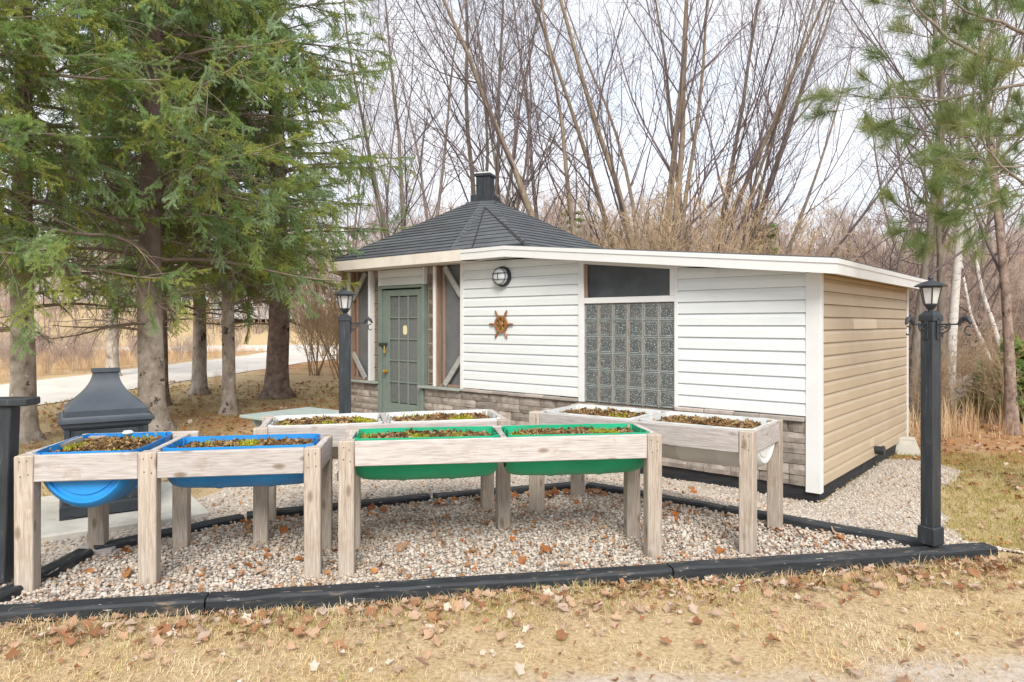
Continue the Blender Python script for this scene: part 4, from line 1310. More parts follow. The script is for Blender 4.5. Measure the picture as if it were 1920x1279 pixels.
# ================================================================== LAMP POSTS
def lamp_post(x, y, base, top, rz, label, sz=.098, brackets=('l', 'r'), sc=1.0):
    root = thing('lamp_post', label, 'lamp post', (x, y, base), rz, 'black garden lamp posts')
    h = top - base
    s = sz / 2
    mb = MB(); mb.cbox((-s, -s, 0), (s, s, h), .006); mb.build('post', m_post, root)
    mb = MB(); mb.cbox((-s - .012, -s - .012, 0), (s + .012, s + .012, .11), .006); mb.build('base_trim', m_post, root)
    mb = MB(); mb.cbox((-s - .008, -s - .008, h - .03), (s + .008, s + .008, h + .004), .004)
    mb.add([(-s - .006, -s - .006, h + .004), (s + .006, -s - .006, h + .004), (s + .006, s + .006, h + .004), (-s - .006, s + .006, h + .004), (-.022, -.022, h + .034), (.022, -.022, h + .034), (.022, .022, h + .034), (-.022, .022, h + .034)],
           [(0, 1, 5, 4), (1, 2, 6, 5), (2, 3, 7, 6), (3, 0, 4, 7), (4, 5, 6, 7)])
    mb.build('post_cap', m_post, root)
    LT = bpy.data.objects.new('lantern', None); link(LT, root); LT.location = (0, 0, h + .03); LT.scale = (sc * .92, sc * .92, sc * 1.06)
    LT.rotation_euler = (0, 0, -rz + R(8))
    mb = MB(); mb.lathe([(.020, 0), (.020, .014), (.032, .02), (.036, .03), (.048, .04), (.050, .052)], 20); mb.build('neck', m_iron, LT, smooth=True)
    r0, r1, z0, z1 = .050, .076, .052, .160
    for k in range(6):
        a0, a1 = k * math.pi / 3, (k + 1) * math.pi / 3
        q = [Vector((r * math.cos(a), r * math.sin(a), z)) for r, a, z in ((r0, a0, z0), (r0, a1, z0), (r1, a1, z1), (r1, a0, z1))]
        mb = MB(); mb.add(q + [p * .97 + Vector((0, 0, p.z * .03)) for p in q], [(0, 1, 2, 3), (7, 6, 5, 4), (0, 4, 5, 1), (2, 6, 7, 3)]); mb.build('glass_panel', m_lglass, LT)
        mb = MB(); mb.tube([q[0], q[3]], .0055, 6); mb.build('frame_bar', m_iron, LT)
    mb = MB(); mb.lathe([(.078, .156), (.080, .166), (.112, .166), (.114, .171), (.085, .186), (.045, .20), (.018, .206), (.014, .212), (.019, .222), (.014, .234), (.0, .238)], 24, cap=False); mb.build('roof', m_iron, LT, smooth=True)
    mb = MB(); mb.lathe([(.016, .052), (.018, .075), (.012, .09), (.02, .11), (.016, .13), (.0, .138)], 12, cap=False); mb.build('bulb', m_milk, LT, smooth=True)
    def bracket(az):
        B = bpy.data.objects.new('hanging_bracket', None); link(B, root); B.location = (0, 0, h - .03); B.rotation_euler = (0, 0, az)
        mb = MB(); mb.cbox((s + .001, -.012, -.11), (s + .008, .012, .02), .002); mb.build('back_plate', m_iron, B)
        mb = MB(); mb.tube([(s, 0, -.02), (s + .13, 0, -.018)], .005, 6)
        sp = [(s + .012 + .05 * t + .018 * math.cos(7 * t), 0, -.10 + .07 * t + .014 * math.sin(7 * t)) for t in np.linspace(0, 1.1, 22)]
        mb.tube(sp, .0042, 6)
        for cx, cz, rr in ((s + .030, -.045, .017), (s + .024, -.082, .013), (s + .058, -.035, .011)):
            mb.tube([(cx + rr * (1 - a / 9) * math.cos(a), 0, cz + rr * (1 - a / 9) * math.sin(a)) for a in np.linspace(0, 6.5, 16)], .0038, 5)
        mb.build('scroll', m_iron, B)
        # arched horse-like head with mane at the end of the arm
        mb = MB(); e = s + .13
        mb.tube([(e - .006, 0, -.022), (e + .012, 0, .004), (e + .030, 0, .018), (e + .048, 0, .012), (e + .062, 0, -.008), (e + .066, 0, -.02)], [.010, .014, .014, .015, .010, .007], 8)
        for t in range(5):
            mb.tube([(e + .002 + .009 * t, 0, .004 + .004 * t), (e - .006 + .009 * t, 0, .024 + .005 * t)], [.006, .001], 5)
        mb.tube([(e + .036, .006, .022), (e + .036, .009, .042)], [.006, .001], 5)
        mb.build('animal_head', m_iron, B)
        mb = MB(); mb.tube([(e + .05 - .02 * math.sin(a), 0, -.03 - .026 * (1 - math.cos(a))) if True else 0 for a in np.linspace(-.4, 3.9, 16)], .0045, 6); mb.build('hook', m_iron, B)
    for az in brackets: bracket(az)
    return root
lp = W(1745, 1020, 4.24)
lamp_post(lp.x, lp.y, -1.345, .045, R(27), 'tall black lamp post at the right corner of the timber edged bed, two scroll brackets', sz=.082, brackets=(R(180), R(-90)), sc=.86)
lamp_post(-1.517, 6.3, g(-1.517, 6.3), .055, R(8), 'far black lamp post beside the green door, lantern in front of screen window', sz=.100, brackets=(R(-8),), sc=1.0)

# ================================================================== PLANTERS
def half_drum(parent, x0, x1, yc, r, ztop, material, axis='x', name='half_drum', deep=1.0):
    """open half barrel lying on its side, axis along x (or y), rim at ztop"""
    mb = MB()
    L = x1 - x0
    na = 20
    us = [0, .018, .05, .10, .30 * L, .315 * L, .34 * L, .355 * L, .65 * L, .665 * L, .69 * L, .705 * L, L - .10, L - .05, L - .018, L]
    rs = [r * .84, r * .91, r * .955, r * .975, r * .995, r * 1.012, r * 1.012, r * .995, r * .995, r * 1.012, r * 1.012, r * .995, r * .975, r * .955, r * .91, r * .84]
    def P(u, rr, a):
        # a from 0 (rim -y) to pi (rim +y), below
        s = (x0 + u, yc - rr * math.cos(a), ztop - deep * rr * math.sin(a))
        return s if axis == 'x' else (yc - rr * math.cos(a), x0 + u, ztop - deep * rr * math.sin(a))
    th = .007
    for inner in (0, 1):
        base = len(mb.v)
        for u, rr in zip(us, rs):
            uu = u if not inner else min(max(u, th), L - th)
            for k in range(na + 1):
                mb.v.append(Vector(P(uu, rr - (th if inner else 0), math.pi * k / na)))
        for i in range(len(us) - 1):
            for k in range(na):
                a = base + i * (na + 1) + k
                mb.f.append([a, a + 1, a + na + 2, a + na + 1])
    n1 = len(us) * (na + 1)
    for i in range(len(us) - 1):      # rim strips
        for k in (0, na):
            a = i * (na + 1) + k; b = a + na + 1
            mb.f.append([a, b, n1 + b, n1 + a])
    # end discs with concentric steps
    for e, sgn in ((0, 1), (L, -1)):
        steps = [(rs[0], 0), (r * .80, 0), (r * .785, .014), (r * .72, .014), (r * .705, .006), (r * .30, .006), (r * .28, .012), (0.0, .012)]
        for inner in (0, 1):
            base = len(mb.v)
            for rr, dp in steps:
                for k in range(na + 1):
                    mb.v.append(Vector(P(e + sgn * (dp + (th if inner else 0)), max(rr - (th if inner and rr == rs[0] else 0), 0), math.pi * k / na)))
            for i in range(len(steps) - 1):
                for k in range(na):
                    a = base + i * (na + 1) + k
                    mb.f.append([a, a + 1, a + na + 2, a + na + 1])
    bm = bmesh.new()
    vs = [bm.verts.new(v) for v in mb.v]
    for f in mb.f:
        try: bm.faces.new([vs[i] for i in f])
        except Exception: pass
    bmesh.ops.remove_doubles(bm, verts=bm.verts[:], dist=.0004)
    bmesh.ops.recalc_face_normals(bm, faces=bm.faces[:])
    for f in bm.faces: f.smooth = True
    me = bpy.data.meshes.new(name); bm.to_mesh(me); bm.free(); me.materials.append(material)
    smooth_angle(me)
    o = add_obj(name, me, parent)
    return o

# bits that lie on the soil
def chip_mesh(name, material):
    mb = MB()
    for k in range(5):
        a = random.uniform(0, 6.28); l = random.uniform(.006, .018); w_ = random.uniform(.003, .008)
        c = Vector((random.uniform(-.02, .02), random.uniform(-.02, .02), random.uniform(0, .012)))
        d = Vector((math.cos(a), math.sin(a), random.uniform(-.6, .9))).normalized(); s = d.orthogonal().normalized()
        mb.add([c - d * l, c + s * w_, c + d * l, c - s * w_ + Vector((0, 0, .004))], [(0, 1, 2), (0, 2, 3)])
    return mb.mesh(name, material)
def moss_mesh(name):
    mb = MB()
    for k in range(12):
        c = Vector((random.gauss(0, .014), random.gauss(0, .014), 0)); h = random.uniform(.006, .016); a = random.uniform(0, 6)
        w_ = .005
        mb.add([c + Vector((math.cos(a) * w_, math.sin(a) * w_, 0)), c - Vector((math.cos(a) * w_, math.sin(a) * w_, 0)), c + Vector((random.uniform(-.006, .006), random.uniform(-.006, .006), h))], [(0, 1, 2)])
    return mb.mesh(name, m_moss)
def sprig_mesh(name):
    mb = MB()
    for k in range(5):
        a = random.uniform(0, 6.28); t = random.uniform(.2, 1.0); h = random.uniform(.006, .016)
        q = Vector((math.cos(a) * t * h * 1.6, math.sin(a) * t * h * 1.6, h))
        s = Vector((-math.sin(a), math.cos(a), 0)) * .0035
        mb.add([s, -s, q + s * .6, q - s * .6], [(0, 1, 3, 2)])
        mb.add([q - s * 2, q + s * 2, q + Vector((0, 0, .01))], [(0, 1, 2)])
    return mb.mesh(name, m_bits)
ng_soil = scatter_group('soil_bits', [chip_mesh('chip', m_bits) for _ in range(4)] + [sprig_mesh('sprig') for _ in range(3)] + [moss_mesh('moss') for _ in range(3)])

def soil(parent, x0, x1, y0, y1, z, moss=0.4, n=900):
    nx_, ny_ = max(6, int((x1 - x0) / .03)), max(6, int((y1 - y0) / .03))
    xs = np.linspace(x0, x1, nx_); ys = np.linspace(y0, y1, ny_)
    Xs, Ys = np.meshgrid(xs, ys)
    ph = RNG.uniform(0, 6, 6)
    def H(a, b):
        u = (a - x0) / (x1 - x0); v_ = (b - y0) / (y1 - y0)
        dome = .030 * (np.sin(np.pi * np.clip(u, 0, 1)) ** .5) * (np.sin(np.pi * np.clip(v_, 0, 1)) ** .5)
        return z + dome + .008 * np.sin(a * 21 + ph[0]) * np.sin(b * 27 + ph[1]) + .006 * np.sin(a * 49 + ph[2] + b * 33)
    Zs = H(Xs, Ys) + RNG.normal(size=Xs.shape) * .003
    V = np.stack([Xs, Ys, Zs], -1).reshape(-1, 3)
    i0 = np.arange(ny_ - 1)[:, None] * nx_ + np.arange(nx_ - 1)[None, :]
    q = np.stack([i0, i0 + 1, i0 + nx_ + 1, i0 + nx_], -1).reshape(-1, 4)
    add_obj('soil', mesh_np('soil', V, [q], m_soil, True), parent, kind='stuff')
    px_ = RNG.uniform(x0 + .01, x1 - .01, n); py_ = RNG.uniform(y0 + .01, y1 - .01, n)
    mn = np.sin(px_ * 9 + ph[3]) * np.sin(py_ * 11 + ph[4]) + .5 * np.sin(px_ * 23 + ph[5])
    pick = np.where(mn + RNG.normal(size=n) * .25 > (1.0 - moss * 1.6), RNG.integers(7, 10, n), np.where(RNG.random(n) < .12, RNG.integers(4, 7, n), RNG.integers(0, 4, n)))
    P = np.stack([px_, py_, H(px_, py_) + .003], 1)
    rot = np.stack([RNG.normal(size=n) * .25, RNG.normal(size=n) * .25, RNG.uniform(0, 6.28, n)], 1)
    scatter('soil_debris', ng_soil, 10, P, rot, RNG.uniform(.7, 1.5, n), parent, pick=pick)

def plank(parent, p, q, h, th, ztop, name='plank', side=0.0, m=m_plank):
    """upright plank from p to q (2D), its centre line offset by side"""
    p = Vector((p[0], p[1])); q = Vector((q[0], q[1])); d = q - p
    mb = MB(); mb.cbox((0, -th / 2 + side, -h), (d.length, th / 2 + side, 0), .004, jit=.0015)
    return mb.build(name, m, parent, (p.x, p.y, ztop + random.uniform(-.002, .002)), (0, 0, math.atan2(d.y, d.x)))

def leg(parent, x, y, ztop, base, s=.088, rz=0.0, lean=0.0):
    mb = MB(); mb.cbox((-s / 2, -s / 2, base), (s / 2, s / 2, ztop), .005, jit=.0015)
    return mb.build('leg', m_leg, parent, (x, y, 0), (0, lean, rz))

_sm = MB(); _sm.lathe([(.0034, 0), (.0034, .0012), (.002, .002)], 8, Matrix.Rotation(R(90), 4, 'X'))
screw_me = _sm.mesh('screw', m_iron)
def screws(parent, xs, H, y=-.0005):
    for x in xs:
        for dz in (.038, .105):
            for dx in (-.018, .02):
                add_obj('screw', screw_me, parent, (x + dx + random.uniform(-.006, .006), y, H - dz + random.uniform(-.012, .012)))
def planter(label, FL, ang, L, D, ztop, drums, base_of, mid=None, moss=.4, wmat=None, drum_r=None, overh=0.0, endlow=False):
    """straight trough: local x along the front, y to the back, z = 0 on the ground"""
    gz = g(FL[0], FL[1])
    root = thing('barrel_planter', label, 'planter', (FL[0], FL[1], gz), ang, 'raised half barrel planters')
    H = ztop - gz
    s = .088
    ca_, sa_ = math.cos(ang), math.sin(ang)
    def base(x, y):
        return g(FL[0] + ca_ * x - sa_ * y, FL[1] + sa_ * x + ca_ * y) - gz - .03
    for (x, y) in ((s / 2, s / 2), (L - s / 2, s / 2), (s / 2, D - s / 2), (L - s / 2, D - s / 2)):
        leg(root, x, y, H + random.uniform(-.001, .002), base(x, y), s, random.uniform(-.01, .01))
    screws(root, (s / 2, L - s / 2), H)
    th = .038; ph = .14
    plank(root, (s + .002, th / 2 + .004), (L - s - .002, th / 2 + .004), ph, th, H)
    plank(root, (s + .002, D - th / 2 - .004), (L - s - .002, D - th / 2 - .004), ph, th, H)
    plank(root, (th / 2 + .03, s + .002), (th / 2 + .03, D - s - .002), ph, th, H)
    plank(root, (L - th / 2 - .005, s + .002), (L - th / 2 - .005, D - s - .002), ph, th, H)
    xm = L * .5 if mid is None else mid
    plank(root, (xm, th + .008), (xm, D - th - .008), .09, th, H - .001)
    r = (D - 2 * th - .016) / 2 if drum_r is None else drum_r
    yc = D / 2
    for (a, b) in ((th + .042, xm - .026), (xm + .026, L - th - .012 + overh)):
        half_drum(root, a, b, yc, r, H + .006, wmat, deep=1.42 if r < .25 else 1.05)
        soil(root, a + .02, min(b, L - .05) - .02, yc - r * .93, yc + r * .93, H - .055, moss, int(2300 * (b - a) * r * 2))
    return root
ZT = -.66
planter('weathered wooden planter holding two bright green half barrels at the front of the gravel bed', (-.972, 3.875), math.atan2(.26, 1.866), 1.885, .49, ZT, 2, None, wmat=m_green, moss=.34)
planter('weathered planter with white half barrels standing behind the blue and green planters', (-1.63, 4.36), math.atan2(.40, 1.62), 1.67, .62, ZT, 2, None, wmat=m_wplast, moss=.38)
planter('weathered planter with white half barrels standing beside the cabin, its barrel end showing', (.125, 5.19), math.atan2(-.585, .81), 1.655, .69, ZT, 2, None, wmat=m_wplast, moss=.12, drum_r=.285, overh=.035)

# the blue planter: left barrel points away from the camera, right barrel lies along the front
FLb = (-2.588, 3.60); angb = math.atan2(.25, 1.51)
gz = g(*FLb)
root = thing('barrel_planter', 'weathered planter with two bright blue half barrels, one turned end-on, at the left', 'planter', (FLb[0], FLb[1], gz), angb, 'raised half barrel planters')
H = -.69 - gz; s = .09; Lb, Db, Dl, xm = 1.545, .50, .74, .60
for (x, y) in ((s / 2, s / 2), (xm + .045, s / 2), (Lb - s / 2, s / 2), (s / 2 + .09, Dl - s / 2), (xm + .02, Dl - s / 2), (Lb - s / 2 + .02, Db - s / 2)):
    leg(root, x, y, H + (.0 if y < .2 else -.005), -.03, s)
screws(root, (s / 2, xm + .045, Lb - s / 2), H)
mb = MB(); mb.cbox((.02, Dl - .13, .0), (.24, Dl + .04, .045), .004); mb.build('foot_board', m_plank, root)
th = .038
plank(root, (s + .002, th / 2 + .004), (xm - .002, th / 2 + .004), .14, th, H)
plank(root, (xm + s + .004, th / 2 + .004), (Lb - s - .002, th / 2 + .004), .14, th, H)
plank(root, (th / 2 + .006, s + .002), (th / 2 + .03, Dl - s), .14, th, H)
plank(root, (.03, Dl + th / 2 - .02), (xm + .11, Dl + th / 2 - .02), .14, th, H)
plank(root, (xm + .045, s + .002), (xm + .065, Dl - s), .14, th, H)
plank(root, (xm + .09, Db - th / 2), (Lb - s, Db - th / 2), .14, th, H - .004)
plank(root, (Lb - th / 2, s + .002), (Lb - th / 2 + .015, Db - s - .002), .14, th, H)
half_drum(root, th + .012, Dl - .025, .315, .268, H + .006, m_blue, axis='y', deep=1.22)
half_drum(root, xm + .10, Lb - .045, .25, .205, H + .012, m_blue, deep=1.3)
soil(root, .09, .555, .075, Dl - .06, H - .05, .18, 1200)
soil(root, xm + .125, Lb - .07, .07, .43, H - .05, .33, 1000)
# a lid left on the blue rim
mb = MB(); mb.lathe([(.0, .0), (.03, .0), (.034, .008), (.022, .02), (.0, .022)], 14, Matrix.Translation((.30, Dl - .035, H + .0)) , cap=False); mb.build('bung_cap', m_wplast, root, smooth=True)

# ================================================================== FIREPLACE ON ITS SLAB
slab = MB(); slab.cbox((-.62, -.62, -.05), (.62, .62, .045), .012)
o = slab.build('slab', m_conc, None, (-3.08, 5.22, g(-3.08, 5.22)), (0, 0, R(36)))
tag(o, 'pale concrete slab beneath the dark outdoor fireplace', 'slab')
FPx, FPy = -3.06, 5.22
FP = thing('outdoor_fireplace', 'charcoal metal outdoor fireplace with a flared hood, on a concrete slab behind the blue planter', 'fireplace', (FPx, FPy, g(FPx, FPy) + .045), R(33))
FP.scale = (1.06, 1.06, 1.0)
def sq(mb, prof):
    """square lathe"""
    n = len(prof)
    b0 = len(mb.v)
    for (r, z) in prof:
        for (sx, sy) in ((-1, -1), (1, -1), (1, 1), (-1, 1)):
            mb.v.append(Vector((sx * r, sy * r, z)))
    for i in range(n - 1):
        for k in range(4):
            k2 = (k + 1) % 4
            a = b0 + i * 4
            mb.f.append([a + k, a + k2, a + 4 + k2, a + 4 + k])
    mb.f.append([b0 + k for k in (3, 2, 1, 0)]); mb.f.append([b0 + (n - 1) * 4 + k for k in range(4)])
    return mb
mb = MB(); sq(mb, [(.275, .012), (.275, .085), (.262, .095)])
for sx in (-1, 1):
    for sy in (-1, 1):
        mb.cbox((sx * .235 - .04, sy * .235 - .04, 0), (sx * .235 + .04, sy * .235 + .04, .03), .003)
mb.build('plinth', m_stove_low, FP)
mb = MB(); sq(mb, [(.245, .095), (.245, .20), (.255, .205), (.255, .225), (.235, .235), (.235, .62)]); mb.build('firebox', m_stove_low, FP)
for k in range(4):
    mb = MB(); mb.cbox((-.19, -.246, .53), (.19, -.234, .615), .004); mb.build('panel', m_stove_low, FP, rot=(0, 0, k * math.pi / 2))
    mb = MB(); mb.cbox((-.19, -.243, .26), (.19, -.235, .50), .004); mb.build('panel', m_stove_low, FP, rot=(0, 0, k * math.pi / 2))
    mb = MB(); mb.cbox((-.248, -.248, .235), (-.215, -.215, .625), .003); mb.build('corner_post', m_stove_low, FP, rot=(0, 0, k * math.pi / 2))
mb = MB(); sq(mb, [(.240, .62), (.262, .64), (.268, .66), (.285, .672), (.285, .69), (.262, .70), (.255, .712)]); mb.build('cornice', m_stove, FP)
mb = MB(); prof = [(.245, .712), (.245, .752)]
for t in np.linspace(0, 1, 14):
    prof.append((.078 + (.240 - .078) * (1 - t) ** 2.0, .757 + .255 * t ** 0.92))
sq(mb, prof); mb.build('hood', m_stove, FP)
mb = MB(); sq(mb, [(.085, 1.012), (.088, 1.016), (.088, 1.036), (.06, 1.038)]); mb.build('hood_cap', m_stove, FP)

# ================================================================== LOW TABLE
TB = thing('garden_table', 'low square table with pale green plank top beside the far lamp post', 'table', (-2.28, 7.65, g(-2.28, 7.65)), 0)
Lc, Bc, Rc, Fc = Vector((-2.93, 7.6)), Vector((-2.516, 8.39)), Vector((-1.62, 7.74)), Vector((-2.03, 6.95))
ex = (Rc - Bc).normalized(); ey = (Bc - Lc).normalized()
TB.rotation_euler = (0, 0, math.atan2(ex.y, ex.x))
zt = -1.0 - g(-2.28, 7.65)
for k in range(7):
    y0 = -.46 + k * .132
    mb = MB(); mb.cbox((-.54, y0, zt - .03), (.54, y0 + .126, zt), .004); mb.build('plank', m_tabletop, TB)
for sx in (-1, 1):
    for sy in (-1, 1):
        p0 = Vector((sx * .36, sy * .30, zt - .03)); p1 = Vector((sx * .46, sy * .38, 0))
        mb = MB(); mb.tube([p1, p0], [.034, .034], 4); mb.build('leg', m_tabletop, TB)
    mb = MB(); mb.cbox((sx * .37 - .02, -.4, zt - .1), (sx * .37 + .02, .4, zt - .031), .004); mb.build('apron', m_tabletop, TB)

# ================================================================== RAILING AT THE LEFT EDGE
RL = thing('deck_railing', 'dark slate painted railing post with flat cap rail at the left edge', 'railing', (-2.82, 3.78, g(-2.82, 3.78)), R(5))
h = -.405 - g(-2.82, 3.78)
mb = MB(); mb.cbox((-.045, -.045, .03), (.045, .045, h - .04), .005); mb.build('post', m_post, RL, rot=(0, R(2.0), 0), loc=(.03, 0, 0))
mb = MB(); mb.cbox((-1.9, -.07, h - .04), (.20, .07, h), .006); mb.build('cap_rail', m_post, RL)
mb = MB(); mb.cbox((-1.9, -.02, h - .13), (-.02, .02, h - .042), .004); mb.build('top_rail', m_post, RL)
mb = MB(); mb.cbox((-1.9, -.02, .12), (-.02, .02, .21), .004); mb.build('bottom_rail', m_post, RL)
for k in range(12):
    mb = MB(); mb.cbox((-.2 - .14 * k, -.018, .21), (-.164 - .14 * k, .018, h - .13), .003); mb.build('baluster', m_post, RL)
mb = MB(); mb.cbox((-1.95, -.045, 0), (-1.86, .045, h - .04), .005); mb.build('post', m_post, RL)

# ================================================================== PEBBLES AND GRAVEL
def inside(poly, P):
    P = np.asarray(P); c = np.zeros(len(P), bool)
    n = len(poly)
    for i in range(n):
        x0, y0 = poly[i]; x1, y1 = poly[(i + 1) % n]
        m = ((y0 > P[:, 1]) != (y1 > P[:, 1]))
        with np.errstate(divide='ignore', invalid='ignore'):
            c ^= m & (P[:, 0] < (x1 - x0) * (P[:, 1] - y0) / (y1 - y0 + 1e-12) + x0)
    return c
def jitter(x0, x1, y0, y1, step):
    xs = np.arange(x0, x1, step); ys = np.arange(y0, y1, step)
    Xs, Ys = np.meshgrid(xs, ys)
    P = np.stack([Xs.ravel(), Ys.ravel()], 1)
    return P + RNG.uniform(-.5, .5, P.shape) * step
def pebble(seed):
    r = np.random.default_rng(seed)
    bm = bmesh.new(); bmesh.ops.create_icosphere(bm, subdivisions=2, radius=1.0)
    sc = np.array((1.0, r.uniform(.65, .95), r.uniform(.45, .7)))
    k = r.normal(size=(4, 3))
    for v in bm.verts:
        c = np.array(v.co)
        d = 1 + .09 * np.sin(c @ k[0] * 1.6 + seed) + .06 * np.sin(c @ k[1] * 2.6)
        v.co = Vector(c * sc * d)
    for f in bm.faces: f.smooth = True
    me = bpy.data.meshes.new('pebble'); bm.to_mesh(me); bm.free(); me.materials.append(m_pebble)
    return me
ng_peb = scatter_group('pebbles', [pebble(i) for i in range(7)])
P = jitter(-2.6, 2.7, 3.2, 6.0, .0205)
P = P[inside(BED, P)]
P2 = P[RNG.random(len(P)) < .35] + RNG.uniform(-.01, .01, (1, 2))
def peb(name, P, lo, hi, lift):
    n = len(P)
    z = G(P[:, 0], P[:, 1]) + lift
    rot = np.stack([RNG.normal(size=n) * .35, RNG.normal(size=n) * .35, RNG.uniform(0, 6.28, n)], 1)
    sz = RNG.uniform(lo, hi, n) * np.where(RNG.random(n) < .08, 1.35, 1)
    scatter(name, ng_peb, 7, np.column_stack([P, z]), rot, sz)
peb('bed_pebbles', np.concatenate([P, P2]), .0072, .0145, np.concatenate([np.full(len(P), .022), np.full(len(P2), .034)]))
P = jitter(-3.3, 6.3, 3.2, 10.5, .036)
P = P[inside(PATH, P) | ((RNG.random(len(P)) < .10) & inside([(a * 1.0 + .0, b) for a, b in PATH], P + RNG.normal(size=P.shape) * .18))]
loc = (P - np.array((1.81, 7.74)))
u_, v_ = loc @ E0, loc @ N0
P = P[~((v_ > 0.0) & (u_ < 1.5) & (u_ > -6.2))]
P = P[RNG.random(len(P)) < np.clip(9.5 / np.hypot(P[:, 0], P[:, 1]) - .35, .25, 1)]
peb('path_gravel', P, .007, .0145, .016)

# ================================================================== GRASS
front_line = lambda x: 3.30 + .176 * (x + 2.47)
def tuft(seed, blades, h, lean, w_, material, spread=.03):
    r = np.random.default_rng(seed)
    mb = MB()
    for k in range(blades):
        a = r.uniform(0, 6.28); b = Vector((r.normal() * spread, r.normal() * spread, 0))
        hh = h * r.uniform(.5, 1.2); ln = r.uniform(*lean)
        d = Vector((math.cos(a), math.sin(a), 0)); s = Vector((-math.sin(a), math.cos(a), 0)) * w_ * r.uniform(.7, 1.3)
        m1 = b + d * hh * .45 * math.sin(ln * .6) + Vector((0, 0, hh * .5 * math.cos(ln * .6)))
        m2 = m1 + d * hh * .6 * math.sin(ln) + Vector((0, 0, hh * .5 * math.cos(ln)))
        mb.add([b - s, b + s, m1 + s * .8, m1 - s * .8, m2], [(0, 1, 2, 3), (3, 2, 4)])
    return mb.mesh('tuft', material)
ng_straw = scatter_group('straw', [tuft(i, 12, .040, (1.15, 1.66), .0016, m_straw, .032) for i in range(5)] + [tuft(20 + i, 9, .05, (.5, 1.35), .0014, m_straw, .022) for i in range(3)])
ng_lawn = scatter_group('lawn', [tuft(40 + i, 10, .05, (.5, 1.5), .0022, m_greenish, .04) for i in range(5)])
def grass(name, ng, P, lo, hi, npick, pick=None, lift=.0):
    n = len(P)
    z = G(P[:, 0], P[:, 1]) + lift
    rot = np.stack([RNG.normal(size=n) * .12, RNG.normal(size=n) * .12, RNG.uniform(0, 6.28, n)], 1)
    return scatter(name, ng, npick, np.column_stack([P, z]), rot, RNG.uniform(lo, hi, n), pick=pick)
FRONT = [(-3.6, 2.2), (4.4, 2.2), (5.6, 4.35), (3.0, 4.2), (2.9, 4.15), (-2.4, 3.22), (-2.9, 3.12)]
P = jitter(-3.6, 5.6, 2.2, 4.4, .031)
P = P[inside(FRONT, P)]
bare = .5 * np.sin(P[:, 0] * 2.1 + 1) * np.sin(P[:, 1] * 3.7) + .35 * np.sin(P[:, 0] * 5.3 + P[:, 1] * 4.1) - 1.1 * (np.exp(-((P[:, 0] - .55) ** 2 / .5 + (P[:, 1] - 2.62) ** 2 / .05)) + np.exp(-((P[:, 0] - 2.3) ** 2 / .8 + (P[:, 1] - 2.75) ** 2 / .08)))
edge = np.exp(-((P[:, 1] - (3.30 + .176 * (P[:, 0] + 2.47)) + .10) / .09) ** 2)
P_ = P[(bare + RNG.normal(size=len(P)) * .40 > -.06)]
P_ = P_[RNG.random(len(P_)) < np.clip((front_line(P_[:, 0]) - P_[:, 1] < .45) + .62, 0, 1)]
grass('lawn_straw', ng_straw, P_, .55, 1.15, 8, pick=np.where(RNG.random(len(P_)) < .82, RNG.integers(0, 5, len(P_)), RNG.integers(5, 8, len(P_))))
PE = P[(RNG.random(len(P)) < edge * .8)]
grass('edge_grass', ng_straw, PE, .8, 1.7, 8, pick=RNG.integers(4, 8, len(PE)))
PG = P[(RNG.random(len(P)) < np.exp(-((P[:, 1] - front_line(P[:, 0]) + .24) / .16) ** 2) * .30)]
grass('greening_grass', ng_lawn, PG, .5, .95, 5)
# lawn to the right of the path and under the spruces
P = jitter(3.5, 10, 4.3, 9.2, .055)
P = P[~inside(PATH, P) & (RNG.random(len(P)) < .75) & (P[:, 1] > 4.35 + .0 * P[:, 0])]
grass('side_lawn_grass', ng_lawn, P, .8, 1.5, 5)
P = jitter(-8.2, -2.6, 5.6, 16, .10)
P = P[~inside(PATH, P) & (RNG.random(len(P)) < .30 + .25 * (P[:, 1] < 8))]
grass('spruce_lawn_grass', ng_lawn, P, .9, 1.7, 5)

# ================================================================== FALLEN LEAVES
def leaf_mesh(seed, material):
    r = np.random.default_rng(seed)
    # five-lobed outline
    pts = []
    n = 20
    for i in range(n):
        a = 2 * math.pi * i / n
        lobe = 1.0 if i % 4 == 0 else (.66 if i % 2 == 0 else .80)
        rad = (.62 + .38 * math.cos(a)) * .35 + .65
        pts.append((math.cos(a) * lobe * rad * r.uniform(.85, 1.1), math.sin(a) * lobe * rad * .85 * r.uniform(.85, 1.1)))
    c1, c2, ph = r.uniform(.15, .9), r.uniform(-.3, .6), r.uniform(0, 3)
    def z(x, y): return c1 * y * y + c2 * x * x * .6 + .12 * math.sin(3 * x + ph) + .10 * math.sin(4 * y + ph) * x
    V = [(0, 0, z(0, 0))] + [(x * .5, y * .5, z(x * .5, y * .5)) for x, y in pts] + [(x, y, z(x, y)) for x, y in pts]
    F_ = []
    for i in range(n):
        j = (i + 1) % n
        F_.append((0, 1 + i, 1 + j)); F_.append((1 + i, 1 + n + i, 1 + n + j, 1 + j))
    o = len(V)
    V += [(-.7, .012, z(-.7, 0)), (-.7, -.012, z(-.7, 0)), (-1.25, 0, z(-.7, 0) + .15)]
    F_.append((o, o + 1, o + 2))
    me = bpy.data.meshes.new('leaf'); me.from_pydata(V, [], F_); me.materials.append(material); me.update()
    return me
LV = [leaf_mesh(i, m_leaf) for i in range(7)]; LO = [leaf_mesh(30 + i, m_leaf_or) for i in range(5)]
def zbed(x, y): return g(x, y)
front_line = lambda x: 3.30 + .176 * (x + 2.47)
